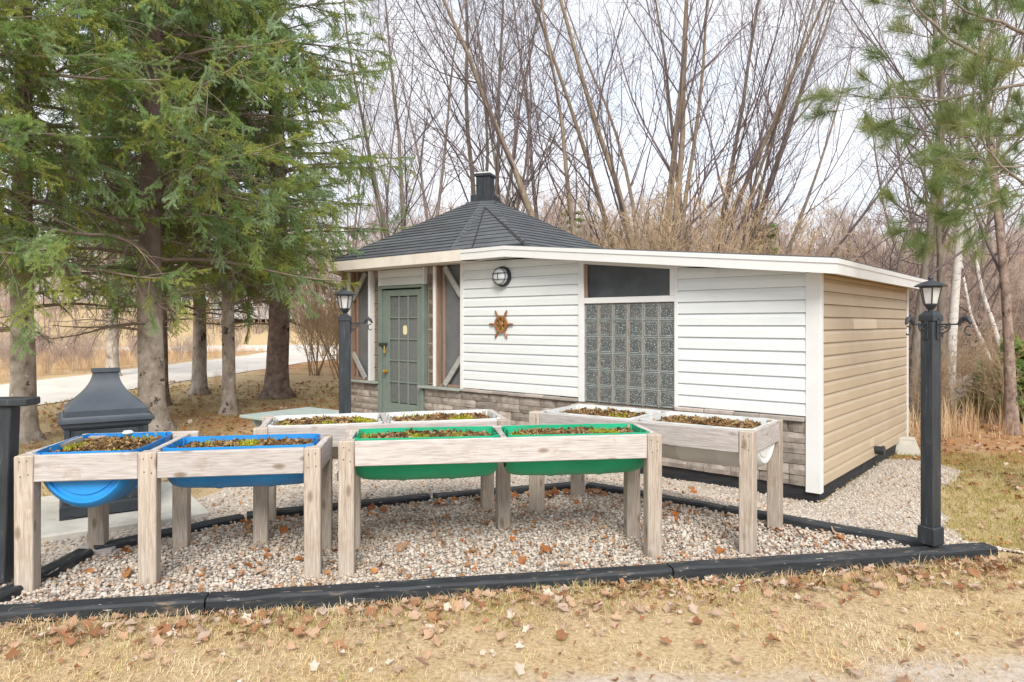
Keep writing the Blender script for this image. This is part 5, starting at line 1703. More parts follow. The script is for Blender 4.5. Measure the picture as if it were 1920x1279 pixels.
def put_leaf(x, y, lift, meshes, label, group, lo=.024, hi=.048, tilt=.32):
    o = bpy.data.objects.new('fallen_leaf', random.choice(meshes))
    C.objects.link(o)
    s = random.uniform(lo, hi)
    o.location = (x, y, g(x, y) + lift + s * .12)
    o.rotation_euler = (random.gauss(0, tilt), random.gauss(0, tilt), random.uniform(0, 6.28))
    o.scale = (s, s, s)
    return tag(o, label, 'leaf', group)
for k in range(175):
    x = random.uniform(-2.6, 3.6)
    if k < 130: y = front_line(x) - .075 - abs(random.gauss(0, .20)) - .02
    else: y = random.uniform(2.45, front_line(x) - .12)
    if k % 2 == 0 and k < 130:
        x = random.choice((-1.9, -1.2, -.25, .2, .3, .55, .9, 1.2, 2.55, 2.8)) + random.gauss(0, .16); y = front_line(x) - .09 - abs(random.gauss(0, .09))
    put_leaf(x, y, .018, LV, 'curled brown dead leaf lying on the straw coloured front lawn', 'fallen leaves on the front lawn')
bed_edges = [(BED[i], BED[i + 1]) for i in (1, 2, 3, 4)]
for k in range(130):
    if k < 85:
        a, b = random.choice(bed_edges[1:] + bed_edges[2:3] + bed_edges[3:]); t = random.random() ** (1.0)
        if random.random() < .35: a, b = bed_edges[2]; t = .45 + .55 * random.random()
        px_, py_ = a[0] + (b[0] - a[0]) * t, a[1] + (b[1] - a[1]) * t
        x, y = px_ + random.gauss(0, .06), py_ - .10 - abs(random.gauss(0, .10))
        if (b[0] - a[0]) > 0 and (b[1] - a[1]) < 0: x -= .08
    else:
        while True:
            x, y = random.uniform(-2.4, 2.5), random.uniform(3.3, 5.8)
            if inside(BED, [(x, y)])[0] and y > front_line(x) + .1: break
    if not inside(BED, [(x, y)])[0]: continue
    put_leaf(x, y, .035, LO + LV[:3], 'rust brown dead leaf resting on the pebbles inside the timber edged bed', 'fallen leaves in the pebble bed', .03, .058, .45)
for k in range(20):
    t = random.uniform(-3.0, 1.5); s_ = random.uniform(-.1, -.75) if k < 15 else random.uniform(-1.7, -.8)
    x, y = 1.81 + E0[0] * t + N0[0] * s_, 7.74 + E0[1] * t + N0[1] * s_
    put_leaf(x, y, .02, LO + LV[:2], 'brown dead leaf on the fine gravel path in front of the cabin', 'fallen leaves on the gravel path', .035, .06, .5)
# litter too far off to count
ng_litter = scatter_group('litter', LV + LO[:3])
P1 = np.column_stack([RNG.uniform(3.6, 12, 1700), RNG.uniform(7.2, 13, 1700)]); P1 = P1[~inside(PATH, P1)]
P2 = np.column_stack([RNG.uniform(-8.3, -3, 1500), RNG.uniform(6, 17, 1500)])
P3 = np.column_stack([RNG.uniform(3.4, 6.5, 160), RNG.uniform(4.4, 8, 160)]); P3 = P3[~inside(PATH, P3)]
P4 = np.column_stack([RNG.uniform(-2.7, 4.2, 1700), RNG.uniform(2.3, 4.2, 1700)]); P4 = P4[P4[:, 1] < front_line(P4[:, 0]) - .1]
P = np.concatenate([P1, P2, P3, P4]); n = len(P)
P7x = RNG.uniform(-2.6, 3.9, 950); P7 = np.column_stack([P7x, front_line(P7x) - .07 - np.abs(RNG.normal(size=950)) * .24]); P4 = np.concatenate([P4, P7])
P = np.concatenate([P1, P2, P3, P4])
P5 = np.column_stack([RNG.uniform(-2.5, 2.5, 2000), RNG.uniform(3.4, 5.9, 2000)]); P5 = P5[inside(BED, P5)]
P6 = np.column_stack([RNG.uniform(-3, 5.3, 700), RNG.uniform(4.4, 8.9, 700)]); P6 = P6[inside(PATH, P6)]
P = np.concatenate([P, P5, P6]); n = len(P)
sz = np.concatenate([RNG.uniform(.03, .055, len(P1) + len(P2) + len(P3)), np.where(np.arange(len(P4)) < len(P4) - 950, RNG.uniform(.006, .019, len(P4)), RNG.uniform(.012, .034, len(P4))) * np.where(RNG.random(len(P4)) < .12, 1.6, 1), RNG.uniform(.008, .024, len(P5)) * np.where(RNG.random(len(P5)) < .07, 1.7, 1), RNG.uniform(.010, .026, len(P6))])
lift = np.concatenate([np.full(len(P1) + len(P2) + len(P3) + len(P4), .018), np.full(len(P5), .042), np.full(len(P6), .028)])
lpick = RNG.integers(0, 10, n); i4 = len(P1) + len(P2) + len(P3); lpick[i4:i4 + len(P4)] = RNG.integers(0, 7, len(P4))
scatter('leaf_litter', ng_litter, 10, np.column_stack([P, G(P[:, 0], P[:, 1]) + lift]), np.stack([RNG.normal(size=n) * .4, RNG.normal(size=n) * .4, RNG.uniform(0, 6.28, n)], 1), sz, pick=lpick)

# ================================================================== SPRUCES
def needle_spray(seed, L=.30, sides=4, nl=.019, step=.0042, bare=0.0):
    r = np.random.default_rng(seed)
    mb_v, mb_f = [], []
    def twig(p, d, l, up):
        n = max(3, int(l / .05))
        pts = [p]
        for i in range(n):
            d = d + np.array((r.normal() * .13, r.normal() * .13, r.normal() * .12 + up)); d /= np.linalg.norm(d)
            pts.append(pts[-1] + d * l / n)
        pts = np.array(pts)
        m = int(l / step)
        for i in range(m):
            u = (i + r.random()) / m * n
            k = min(int(u), n - 1); q = pts[k] + (pts[k + 1] - pts[k]) * (u - k)
            t = pts[k + 1] - pts[k]; t /= np.linalg.norm(t)
            for _ in range(4):
                v = r.normal(size=3); v[2] = v[2] * .8 + .12; v -= v.dot(t) * t; v /= np.linalg.norm(v)
                nd_ = (v * .95 + t * .5); nd_ /= np.linalg.norm(nd_)
                s = np.cross(nd_, r.normal(size=3)); s /= np.linalg.norm(s)
                ln = nl * r.uniform(.75, 1.15); w_ = .0022
                o = len(mb_v)
                mb_v.extend([q - s * w_, q + s * w_, q + nd_ * ln])
                mb_f.append((o, o + 1, o + 2))
        return pts
    main = twig(np.zeros(3), np.array((1.0, 0, .05)), L, -.01)
    for i in range(sides):
        for sg in (-1, 1):
            f = .12 + .72 * (i + r.random() * .8) / sides
            k = f * (len(main) - 1); a = int(k); q = main[a] + (main[min(a + 1, len(main) - 1)] - main[a]) * (k - a)
            an = r.uniform(.5, .85)
            twig(q, np.array((math.cos(an), sg * math.sin(an), r.normal() * .15 - .04)), L * (.52 - .30 * f) * r.uniform(.8, 1.2), -.012)
    return mesh_np('spray', np.array(mb_v), [np.array(mb_f)], m_needle)
ng_needle = scatter_group('spruce_needles', [needle_spray(i) for i in range(5)])
print('spray tris', len(bpy.data.node_groups))

def spruce(px, d, r0, hgt, maxL, label, base_live=1.9, bark=m_spruce_bark, seed=0, dens=1.0, dead=1.0, yb=None, sides=14, lean=(0, 0), coarse=1.0):
    rng = np.random.default_rng(100 + seed)
    p = W(px, 0, d)
    gz = g(p.x, p.y)
    root = thing('spruce_tree', label, 'spruce tree', (p.x, p.y, gz - .05), rng.uniform(0, 6.28), 'spruces beside the drive')
    # trunk
    n = 26
    zz = np.linspace(0, 1, n) ** 1.25 * hgt
    rr = r0 * (1 - zz / hgt) ** .85 * .93 + .012 + r0 * .75 * np.exp(-zz / .13) + r0 * .10 * np.exp(-zz / .8)
    ph = rng.uniform(0, 6, 3)
    Vt = []
    for i in range(n):
        cx, cy = .05 * np.sin(zz[i] * .5 + ph[0]) + lean[0] * zz[i], .05 * np.sin(zz[i] * .45 + ph[1]) + lean[1] * zz[i]
        for k in range(sides):
            a = 2 * np.pi * k / sides
            q = rr[i] * (1 + .05 * np.sin(3 * a + zz[i] * 2 + ph[2]) + .22 * np.exp(-zz[i] / .12) * np.sin(5 * a + ph[1]) + rng.normal() * .02)
            Vt.append((cx + q * np.cos(a), cy + q * np.sin(a), zz[i]))
    i0 = np.arange(n - 1)[:, None] * sides + np.arange(sides)[None, :]
    i1 = np.arange(n - 1)[:, None] * sides + (np.arange(sides)[None, :] + 1) % sides
    F_ = np.stack([i0, i1, i1 + sides, i0 + sides], -1).reshape(-1, 4)
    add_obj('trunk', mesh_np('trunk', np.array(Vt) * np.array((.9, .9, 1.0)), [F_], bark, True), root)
    # branches
    groups, SP, SD, SS = [], [], [], []
    z = 1.45
    mains, lens, livef = [], [], []
    while z < hgt * .97:
        u = z / hgt
        live = z > base_live
        cnt = rng.integers(3, 6) if live else rng.integers(2, 5)
        for b in range(cnt):
            az = rng.uniform(0, 2 * np.pi)
            if live and b == 0: az = math.atan2(-p.y, -p.x) + rng.normal() * .5 - root.rotation_euler.z      # the drive side is the full side
            L = maxL * min(1.0, (1 - u) * 1.35 + .03) * rng.uniform(.70, 1.12)
            if not live: L *= rng.uniform(.3, .65)
            el = np.radians(rng.uniform(0, 18) + 22 * u)
            dv = np.array((np.cos(az) * np.cos(el), np.sin(az) * np.cos(el), np.sin(el)))
            zb = z + rng.uniform(-.1, .1)
            m = 9
            P = [np.array((lean[0] * zb, lean[1] * zb, zb))]
            droop = rng.uniform(.055, .11) * (1 - .6 * u)
            for s in range(1, m):
                dv = dv + np.array((rng.normal() * .05, rng.normal() * .05, -droop if s < m * .62 else droop * .8))
                dv /= np.linalg.norm(dv)
                P.append(P[-1] + dv * L / (m - 1))
            mains.append(P); lens.append(L); livef.append(live)
        z += rng.uniform(.22, .36) * (1 if live else 1.1)
    fulln = np.clip(rng.normal(.54, .36, len(mains)), .08, 1.0)      # some boughs are thick with needles, others half bare
    M_ = np.array(mains); lens = np.array(lens); livef = np.array(livef)
    rb = (.010 + .009 * lens)[:, None] * np.linspace(1, .2, 9)[None, :]
    groups.append((M_, rb, 4))
    # hanging side branchlets: live ones carry sprays, the inner and lower ones are dead and bare
    Q, Rq = sprout(rng, M_, rb, 12, 5, 52, .32, .08, .97, trop=-.20, wob=.12, rr=.45, rmin=.0025, shape=.25)
    groups.append((Q, Rq, 3))
    nb = len(M_)
    fr = np.tile(np.arange(12) / 12.0, (nb, 1)).ravel()
    lv = np.repeat(livef, 12) & (fr > rng.uniform(.0, .34, len(fr)))
    deadq = ~lv if dead else np.zeros_like(lv)
    Qd, Rd = Q[deadq | (fr < .35)], Rq[deadq | (fr < .35)]
    if dead and len(Qd):
        Q2, R2 = sprout(rng, Qd, Rd, 4, 3, 50, .5, .15, 1.0, trop=-.12, wob=.15, rr=.6, rmin=.0018)
        groups.append((Q2, R2, 3))
    V, F_ = tubes(groups)
    add_obj('branches', mesh_np('branches', V, [F_], m_twig_dead), root)
    Ql = Q[lv]
    for f in (.30, .62, .92):
        k = f * 4; a = int(k); pos = Ql[:, a] + (Ql[:, min(a + 1, 4)] - Ql[:, a]) * (k - a)
        dr = Ql[:, min(a + 1, 4)] - Ql[:, a]
        keep = rng.random(len(pos)) < np.repeat(fulln, 12)[lv] * dens
        SP.append(pos[keep]); SD.append(dr[keep]); SS.append(np.full(keep.sum(), 1.0) * rng.uniform(.75, 1.3, keep.sum()))
    Ml = M_[livef]
    for f in (.4, .5, .6, .7, .8, .9, .98):
        k = f * 8; a = min(int(k), 7); pos = Ml[:, a] + (Ml[:, a + 1] - Ml[:, a]) * (k - a)
        SP.append(pos); SD.append(Ml[:, a + 1] - Ml[:, a]); SS.append(rng.uniform(.85, 1.25, len(pos)))
    P = np.concatenate(SP); D = np.concatenate(SD); D[:, 2] -= rng.uniform(.0, .55, len(D)) * np.linalg.norm(D, axis=1); S_ = np.concatenate(SS) * coarse
    scatter('needles', ng_needle, 5, P, dir_to_euler(D, rng.normal(size=len(P)) * .95), S_, root, kind='stuff')
    return root, len(P)

def dfor(yb, z=-1.43): return F * -z / (yb - HOR)
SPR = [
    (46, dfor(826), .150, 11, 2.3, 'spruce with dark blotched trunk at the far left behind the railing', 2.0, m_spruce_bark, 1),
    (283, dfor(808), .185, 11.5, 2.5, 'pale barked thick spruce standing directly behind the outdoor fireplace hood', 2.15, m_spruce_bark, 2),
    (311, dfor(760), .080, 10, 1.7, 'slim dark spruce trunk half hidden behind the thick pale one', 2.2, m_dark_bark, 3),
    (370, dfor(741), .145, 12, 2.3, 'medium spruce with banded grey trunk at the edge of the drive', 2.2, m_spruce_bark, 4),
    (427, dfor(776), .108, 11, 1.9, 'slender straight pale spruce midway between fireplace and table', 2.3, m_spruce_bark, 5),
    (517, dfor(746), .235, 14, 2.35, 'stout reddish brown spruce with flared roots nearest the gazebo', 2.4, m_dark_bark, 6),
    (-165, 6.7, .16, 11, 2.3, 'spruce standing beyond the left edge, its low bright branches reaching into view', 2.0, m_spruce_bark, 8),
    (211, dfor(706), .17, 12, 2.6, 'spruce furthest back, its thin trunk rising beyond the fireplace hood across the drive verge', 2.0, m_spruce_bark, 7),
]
tot = 0
for a in SPR:
    px, d, r0, hg, mL, lab, bl, bk, sd = a
    _, n = spruce(px, d, r0, hg, mL, lab, bl - .1, bk, sd, lean=((.012, 0) if sd in (2, 7) else (0, 0)))
    tot += n
print('sprays', tot)

# ================================================================== BARE TREES
def bare_tree_mesh(seed, hgt, r0, stems=1, spread=8, wild=.5, kids=(15, 9, 6), ang=(38, 42, 42), ratio=(.42, .45, .5), lo=.28, trop=(.09, .07, .05), wob=.05, fork=True, rmin=.0026, dirs=None, sides=(9, 5, 3, 3), bend=None, levels=3, taper=.12):
    rng = np.random.default_rng(seed)
    PP, RR = [], []
    for s in range(stems):
        if dirs is not None:
            dx, dy, hs, rs = dirs[s]
        else:
            a = rng.uniform(0, 6.28) if stems > 1 else rng.uniform(0, 6.28)
            t = math.tan(math.radians(spread * rng.uniform(.5, 1.3))) if stems > 1 else math.tan(math.radians(spread * .3))
            dx, dy, hs, rs = math.cos(a) * t, math.sin(a) * t, rng.uniform(.8, 1.05), rng.uniform(.6, 1.0)
        P, Rr = stem(rng, (rng.normal() * .12 * (stems > 1), rng.normal() * .12 * (stems > 1), 0), (dx, dy, 1), hgt * hs, r0 * rs, 14, wob, .012, taper, flare=.5)
        PP.append(P); RR.append(Rr)
    P0, R0 = np.concatenate(PP), np.concatenate(RR)
    V0, F0 = tubes([(P0, R0, sides[0])])
    groups = []
    P1, R1 = sprout(rng, P0, R0, kids[0], 8, ang[0], ratio[0], lo, .98, trop[0], .10, .40, .005, .2, .55)
    groups.append((P1, R1, sides[1]))
    P2, R2 = sprout(rng, P1, R1, kids[1], 5, ang[1], ratio[1], .2, 1.0, trop[1], .12, .6, rmin * 1.3, .4, .4)
    groups.append((P2, R2, sides[2]))
    if levels > 2:
        P3, R3 = sprout(rng, P2, R2, kids[2], 4, ang[2], ratio[2], .15, 1.0, trop[2], .14, .65, rmin, .5, .3)
        groups.append((P3, R3, sides[3]))
    V1, F1 = tubes(groups)
    return (V0, F0), (V1, F1)
TREES = {}
def tree_kind(key, trunk_m, twig_m, **kw):
    (V0, F0), (V1, F1) = bare_tree_mesh(**kw)
    TREES[key] = (mesh_np('trunk', V0, [F0], trunk_m, True), mesh_np('branches', V1, [F1], twig_m))
def plant(key, name, cat, label, px, d, sc=1.0, rz=None, group=None, lean=(0, 0), x=None, sxy=1.0):
    if x is None:
        p = W(px, 0, d); x, y = p.x, p.y
    else: y = d
    root = thing(name, label, cat, (x, y, g(x, y) - .08), random.uniform(0, 6.28) if rz is None else rz, group)
    root.rotation_euler = Euler((lean[1], lean[0], 0)).to_quaternion().to_matrix().to_4x4().to_euler() if rz is None and lean != (0, 0) else (0, 0, root.rotation_euler.z)
    root.scale = (sc * sxy, sc * sxy, sc)
    add_obj('trunk', TREES[key][0], root); add_obj('branches', TREES[key][1], root)
    return root
tree_kind('clump', m_bark_gold, m_twig, seed=11, hgt=13, r0=.112, stems=8, kids=(11, 8, 5), ang=(32, 36, 38), ratio=(.40, .42, .5), lo=.22, rmin=.0028,
          dirs=[(-.36, .05, .9, .9), (-.06, -.1, 1.05, .95), (.02, .12, 1.1, 1.1), (.10, -.02, 1.05, 1.0), (.20, .1, 1.0, .75), (.30, -.12, .95, .7), (-.13, .1, 1.0, .7), (.44, .0, .9, .65)])
tree_kind('fan', m_bark, m_twig, seed=12, hgt=12.5, r0=.095, stems=7, kids=(12, 8, 5), ang=(28, 32, 38), ratio=(.46, .42, .5), lo=.20, rmin=.0028, wob=.035,
          dirs=[(-.12, .05, 1.0, .9), (.05, -.1, 1.05, .95), (.22, .12, 1.0, .8), (.40, -.02, 1.0, .85), (.60, .1, .95, .75), (.85, -.12, .85, .7), (.30, .1, 1.0, .7)])
tree_kind('slim', m_bark, m_twig, seed=13, hgt=13, r0=.10, kids=(18, 8, 5), ang=(36, 40, 42), lo=.22)
tree_kind('fork', m_bark, m_twig, seed=14, hgt=12, r0=.085, stems=3, spread=11, kids=(13, 8, 5), lo=.30)
tree_kind('multi', m_bark, m_twig, seed=15, hgt=13, r0=.10, stems=5, spread=9, kids=(12, 8, 5), lo=.25)
tree_kind('lean', m_bark_gold, m_twig, seed=16, hgt=11, r0=.115, stems=2, kids=(16, 9, 5), lo=.25, dirs=[(-.34, 0, 1, 1), (-.16, .1, 1, .7)])
tree_kind('thick', m_bark, m_twig, seed=17, hgt=14, r0=.115, wob=.025, kids=(16, 9, 5), lo=.22, ang=(48, 44, 42))
#tree_kind('birch', m_birch, m_twig, seed=18, hgt=10, r0=.085, kids=(12, 8, 5), lo=.35, wob=.06)
#tree_kind('birch_bent', m_birch, m_twig, seed=19, hgt=9, r0=.06, kids=(10, 7, 5), lo=.4, wob=.14)
tree_kind('brown', m_dark_bark, m_twig, seed=31, hgt=13, r0=.135, wob=.025, kids=(15, 8, 5), lo=.2, ang=(50, 44, 42))
tree_kind('crooked', m_bark, m_twig, seed=20, hgt=10, r0=.10, stems=2, spread=10, kids=(12, 8, 5), lo=.2, wob=.12, ang=(60, 50, 45))
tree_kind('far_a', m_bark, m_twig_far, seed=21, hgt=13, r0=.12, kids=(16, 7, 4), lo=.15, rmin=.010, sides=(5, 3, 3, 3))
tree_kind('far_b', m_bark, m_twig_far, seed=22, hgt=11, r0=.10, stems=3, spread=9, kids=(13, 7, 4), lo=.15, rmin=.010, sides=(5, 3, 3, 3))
tree_kind('shrub', m_twig_gold, m_twig_gold, seed=23, hgt=3.0, r0=.022, stems=11, spread=22, kids=(8, 5, 3), lo=.15, rmin=.004, sides=(4, 3, 3, 3))
tree_kind('shrub_b', m_twig_gold, m_twig_gold, seed=24, hgt=2.4, r0=.016, stems=14, spread=28, kids=(7, 5, 3), lo=.15, rmin=.0035, sides=(4, 3, 3, 3))

plant('clump', 'maple_tree', 'tree', 'big bare many-stemmed maple with ochre bark rising behind the middle of the cabin', 1235, 16, 1.0, 0)
plant('fan', 'maple_tree', 'tree', 'bare many-stemmed tree fanning its long limbs to the right behind the white wall', 1330, 17, 1.0, 0)
plant('lean', 'bare_tree', 'tree', 'bare ochre trunk leaning left just right of the chimney', 1128, 14.5, 1.05, 0)
plant('fork', 'bare_tree', 'tree', 'slim bare tree forking above the left slope of the gazebo roof', 757, 15, .95, .4)
plant('multi', 'bare_tree', 'tree', 'tall bare cluster of stems directly behind the chimney', 893, 17.5, 1.05, 1.2)
plant('slim', 'bare_tree', 'tree', 'straight bare tree between the chimney and the leaning ochre trunk', 1018, 20, 1.05, .7)
plant('crooked', 'bare_tree', 'tree', 'crooked double stemmed dark tree above the right end of the cabin roof', 1640, 14, .7, 2.2)
plant('thick', 'bare_tree', 'tree', 'straight grey trunk rising between the beige wall and the front lamp post', 1708, 12.4, .95, 1.0)
plant('slim', 'bare_tree', 'tree', 'thin bare trunk just right of the front lantern', 1772, 13, .95, 2.6)
plant('brown', 'bare_tree', 'tree', 'brown rough trunk at the right edge of the wood', 1896, 11, .95, 3.9, sxy=.8)
def birch(path, d, r0, label, seed):
    """white birch whose trunk follows the bends seen in the photo"""
    rng = np.random.default_rng(seed)
    A = np.array([W(px, py, d) for px, py in path])
    gz = g(A[0, 0], A[0, 1]); o = np.array((A[0, 0], A[0, 1], gz - .05))
    A = A - o; A[0, 2] = 0.0
    u = np.linspace(0, len(A) - 1, 26)
    Q = np.stack([np.interp(u, np.arange(len(A)), A[:, i]) for i in range(3)], 1)
    for _ in range(2): Q[1:-1] = .25 * Q[:-2] + .5 * Q[1:-1] + .25 * Q[2:]
    Q[:, 1] += np.linspace(0, .5, 26)
    root = thing('birch_tree', label, 'birch', tuple(o), 0, 'white birches in the right-hand wood')
    P, Rr = Q[None], (r0 * np.linspace(1, .35, 26))[None]
    V, F_ = tubes([(P, Rr, 9)]); add_obj('trunk', mesh_np('trunk', V, [F_], m_birch, True), root)
    P1, R1 = sprout(rng, P, Rr, 14, 7, 42, .26, .35, 1.0, .05, .12, .45, .005)
    P2, R2 = sprout(rng, P1, R1, 7, 5, 42, .45, .2, 1.0, .04, .13, .6, .003)
    P3, R3 = sprout(rng, P2, R2, 4, 4, 42, .5, .2, 1.0, .03, .14, .6, .0026)
    V, F_ = tubes([(P1, R1, 5), (P2, R2, 3), (P3, R3, 3)]); add_obj('branches', mesh_np('branches', V, [F_], m_twig), root)
birch([(1781, 785), (1786, 690), (1795, 600), (1805, 520), (1815, 440), (1822, 360), (1826, 240), (1822, 100), (1826, -60)], 13, .098, 'thick white birch trunk just right of the front lamp post', 61)
birch([(1893, 775), (1888, 700), (1880, 640), (1868, 590), (1855, 545), (1848, 480), (1842, 410), (1838, 320), (1830, 220)], 14.5, .062, 'thin bent white birch leaning left in front of the right-hand wood', 62)
birch([(1882, 765), (1866, 690), (1850, 640), (1833, 600), (1826, 540), (1822, 500), (1827, 430), (1836, 360)], 15.4, .05, 'slimmest white birch, sloping across behind the bent one', 63)
for px, d, k, lab in ((955, 26, 'slim', 'thin grey bare tree deep in the wood close right of the chimney'),
                      (820, 25, 'slim', 'thin grey bare tree deep in the wood left of the chimney cluster'), 
                      (1830, 18, 'slim', 'grey bare tree in the wood between the birches and the right edge'), (1745, 20, 'multi', 'grey cluster of stems in the wood directly behind the front lantern'),
                      (725, 28, 'multi', 'dim cluster of stems far behind the left slope of the gazebo roof'), (640, 27, 'fork', 'small forked bare tree across the drive left of the gazebo eave')):
    plant(k, 'bare_tree', 'tree', lab, px, d, random.uniform(.85, 1.0), None, 'bare trees deep in the wood')
ORD = ('first', 'second', 'third', 'fourth', 'fifth', 'sixth', 'seventh', 'eighth', 'ninth', 'tenth', 'eleventh')
def row(spots, text, lo, hi, group):
    for i, (px, d, k) in enumerate(sorted(spots)):
        plant(k, 'bare_shrub', 'shrub', text % ORD[i], px, d, random.uniform(lo, hi), None, group)
row(((1180, 13.5, 'shrub'), (1270, 14, 'shrub_b'), (1345, 14, 'shrub'), (1060, 14, 'shrub_b'), (1420, 14.5, 'shrub_b'), (1110, 16, 'shrub'), (990, 16.5, 'shrub'), (1235, 15, 'shrub'), (1310, 13.4, 'shrub'), (1385, 16, 'shrub'), (1480, 16, 'shrub_b')),
    'ochre twiggy bare shrub behind the cabin roof, %s from the left in its row', 1.15, 1.6, 'bare shrubs behind the cabin')
row(((1745, 11.8, 'shrub_b'), (1830, 12.4, 'shrub'), (1880, 12.0, 'shrub_b'), (1800, 14, 'shrub'), (1935, 12.5, 'shrub'), (1725, 14.5, 'shrub')),
    'thin twiggy shrub at the edge of the right-hand wood, %s from the left', .55, .75, 'bare shrubs at the edge of the wood')
row(((585, 19, 'shrub'), (620, 23, 'shrub_b'), (650, 18, 'shrub'), (690, 17.5, 'shrub'), (600, 30, 'shrub')),
    'pale twiggy bush beside the drive near the gazebo, %s from the left', .9, 1.2, 'bushes beside the drive')

# far wood: too many to count, one object
ng_far = scatter_group('far_wood', [])
col = bpy.data.collections['far_wood_shapes']
k_ = 0
def joined(key):
    bm = bmesh.new()
    bm.from_mesh(TREES[key][0]); nf = len(bm.faces); bm.from_mesh(TREES[key][1])
    me = bpy.data.meshes.new('far_tree'); 
    for i, f in enumerate(bm.faces): f.material_index = 0 if i < nf else 1
    bm.to_mesh(me); bm.free()
    me.materials.append(m_twig_far); me.materials.append(m_twig_far)
    return me
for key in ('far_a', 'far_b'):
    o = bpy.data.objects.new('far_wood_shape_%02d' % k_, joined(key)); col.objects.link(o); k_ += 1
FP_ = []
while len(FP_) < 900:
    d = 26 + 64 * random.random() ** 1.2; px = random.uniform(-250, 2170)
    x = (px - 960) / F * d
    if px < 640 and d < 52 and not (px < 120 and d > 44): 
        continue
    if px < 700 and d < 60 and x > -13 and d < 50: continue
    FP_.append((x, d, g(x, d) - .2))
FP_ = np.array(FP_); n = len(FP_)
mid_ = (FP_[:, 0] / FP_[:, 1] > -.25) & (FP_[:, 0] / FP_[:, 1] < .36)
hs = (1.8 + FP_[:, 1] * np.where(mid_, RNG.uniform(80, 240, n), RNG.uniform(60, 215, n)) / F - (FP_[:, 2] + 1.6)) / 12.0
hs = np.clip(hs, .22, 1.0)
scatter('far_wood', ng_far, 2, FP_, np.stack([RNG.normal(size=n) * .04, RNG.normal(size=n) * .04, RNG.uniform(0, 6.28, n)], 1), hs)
# near understorey saplings on the right
ng_sap = scatter_group('saplings', [])
col = bpy.data.collections['saplings_shapes']
for i, key in enumerate(('far_b', 'shrub')):
    o = bpy.data.objects.new('saplings_shape_%02d' % i, joined(key)); col.objects.link(o)
SPp = []
while len(SPp) < 95:
    d = random.uniform(14.5, 30); px = random.uniform(980, 2050); x = (px - 960) / F * d
    if px < 1600 and d < 18: continue
    SPp.append((x, d, g(x, d) - .1))
SPp = np.array(SPp); n = len(SPp)
pk = RNG.integers(0, 2, n)
scatter('saplings', ng_sap, 2, SPp, np.stack([RNG.normal(size=n) * .06, RNG.normal(size=n) * .06, RNG.uniform(0, 6.28, n)], 1), np.where(pk == 0, RNG.uniform(.30, .48, n), RNG.uniform(.8, 1.5, n)), pick=pk)

# reeds and brambles
ng_reed = scatter_group('reeds', [tuft(70 + i, 16, .8, (.05, .7), .006, m_reed, .10) for i in range(4)])
P1 = jitter(3.9, 12, 10.4, 13.5, .26); P1 = P1[RNG.random(len(P1)) < .55]
P2 = jitter(-26, -12.2, 15, 36, .42)
P3 = jitter(-8, -2.5, 15.5, 24, .6); P3 = P3[(RNG.random(len(P3)) < .3) & (P3[:, 0] > -7.6)]
P = np.concatenate([P1, P2, P3]); n = len(P)
sz = np.concatenate([RNG.uniform(.35, .9, len(P1)), RNG.uniform(.30, .70, len(P2)), RNG.uniform(.25, .5, len(P3))])
scatter('dry_reeds', ng_reed, 4, np.column_stack([P, G(P[:, 0], P[:, 1]) - .02]), np.stack([np.zeros(n), np.zeros(n), RNG.uniform(0, 6.28, n)], 1), sz)
P = jitter(-27, -12.6, 17, 35, 1.5); n = len(P)
scatter('bramble_thicket', ng_sap, 2, np.column_stack([P, G(P[:, 0], P[:, 1]) - .05]), np.stack([np.zeros(n), np.zeros(n), RNG.uniform(0, 6.28, n)], 1), RNG.uniform(.22, .45, n), pick=np.ones(n, int))

# ================================================================== BACKGROUND CONIFERS
def small_conifer(px, d, hgt, maxL, label, seed, z0=.6, group=None):
    rng = np.random.default_rng(500 + seed)
    p = W(px, 0, d)
    root = thing('conifer_tree', label, 'conifer', (p.x, p.y, g(p.x, p.y) - .05), 0, group)
    P, Rr = stem(rng, (0, 0, 0), (0, 0, 1), hgt, .012 * hgt, 8, .02, 0, .1)
    V, F_ = tubes([(P, Rr, 7)]); add_obj('trunk', mesh_np('trunk', V, [F_], m_dark_bark, True), root)
    mains = []
    z = z0
    while z < hgt * .98:
        for b in range(rng.integers(4, 7)):
            az = rng.uniform(0, 6.28); L = maxL * (1 - z / hgt + .06) * rng.uniform(.6, 1.15)
            dv = np.array((np.cos(az), np.sin(az), .35)); dv /= np.linalg.norm(dv); Q = [np.array((0, 0, z))]
            for s in range(5):
                dv = dv + np.array((0, 0, -.07)); Q.append(Q[-1] + dv * L / 5)
            mains.append(Q)
        z += .05 * hgt
    M_ = np.array(mains)
    V, F_ = tubes([(M_, np.full(M_.shape[:2], .012) * np.linspace(1, .3, 6)[None, :], 3)])
    add_obj('branches', mesh_np('branches', V, [F_], m_twig_dead), root)
    pos, dr = [], []
    for f in np.linspace(.25, 1.0, 6):
        k = f * 5; a = min(int(k), 4); q = M_[:, a] + (M_[:, a + 1] - M_[:, a]) * (k - a)
        for sg in (-1, 0, 1):
            t = M_[:, a + 1] - M_[:, a]; t /= np.linalg.norm(t, axis=1, keepdims=True)
            s = np.stack([-t[:, 1], t[:, 0], np.zeros(len(t))], 1)
            pos.append(q); dr.append(t + s * sg * .9 + rng.normal(size=t.shape) * .15)
    P = np.concatenate(pos); D = np.concatenate(dr)
    scatter('needles', ng_needle, 5, P, dir_to_euler(D, rng.normal(size=len(P)) * .5), rng.uniform(.8, 1.2, len(P)), root, kind='stuff')
    return root
small_conifer(1432, 21, 4.6, 1.2, 'bushy green pine showing above the middle of the long white roof', 1, 1.2)
small_conifer(1062, 32, 6.4, 1.2, 'narrow dark conifer right of the chimney far in the wood', 2)
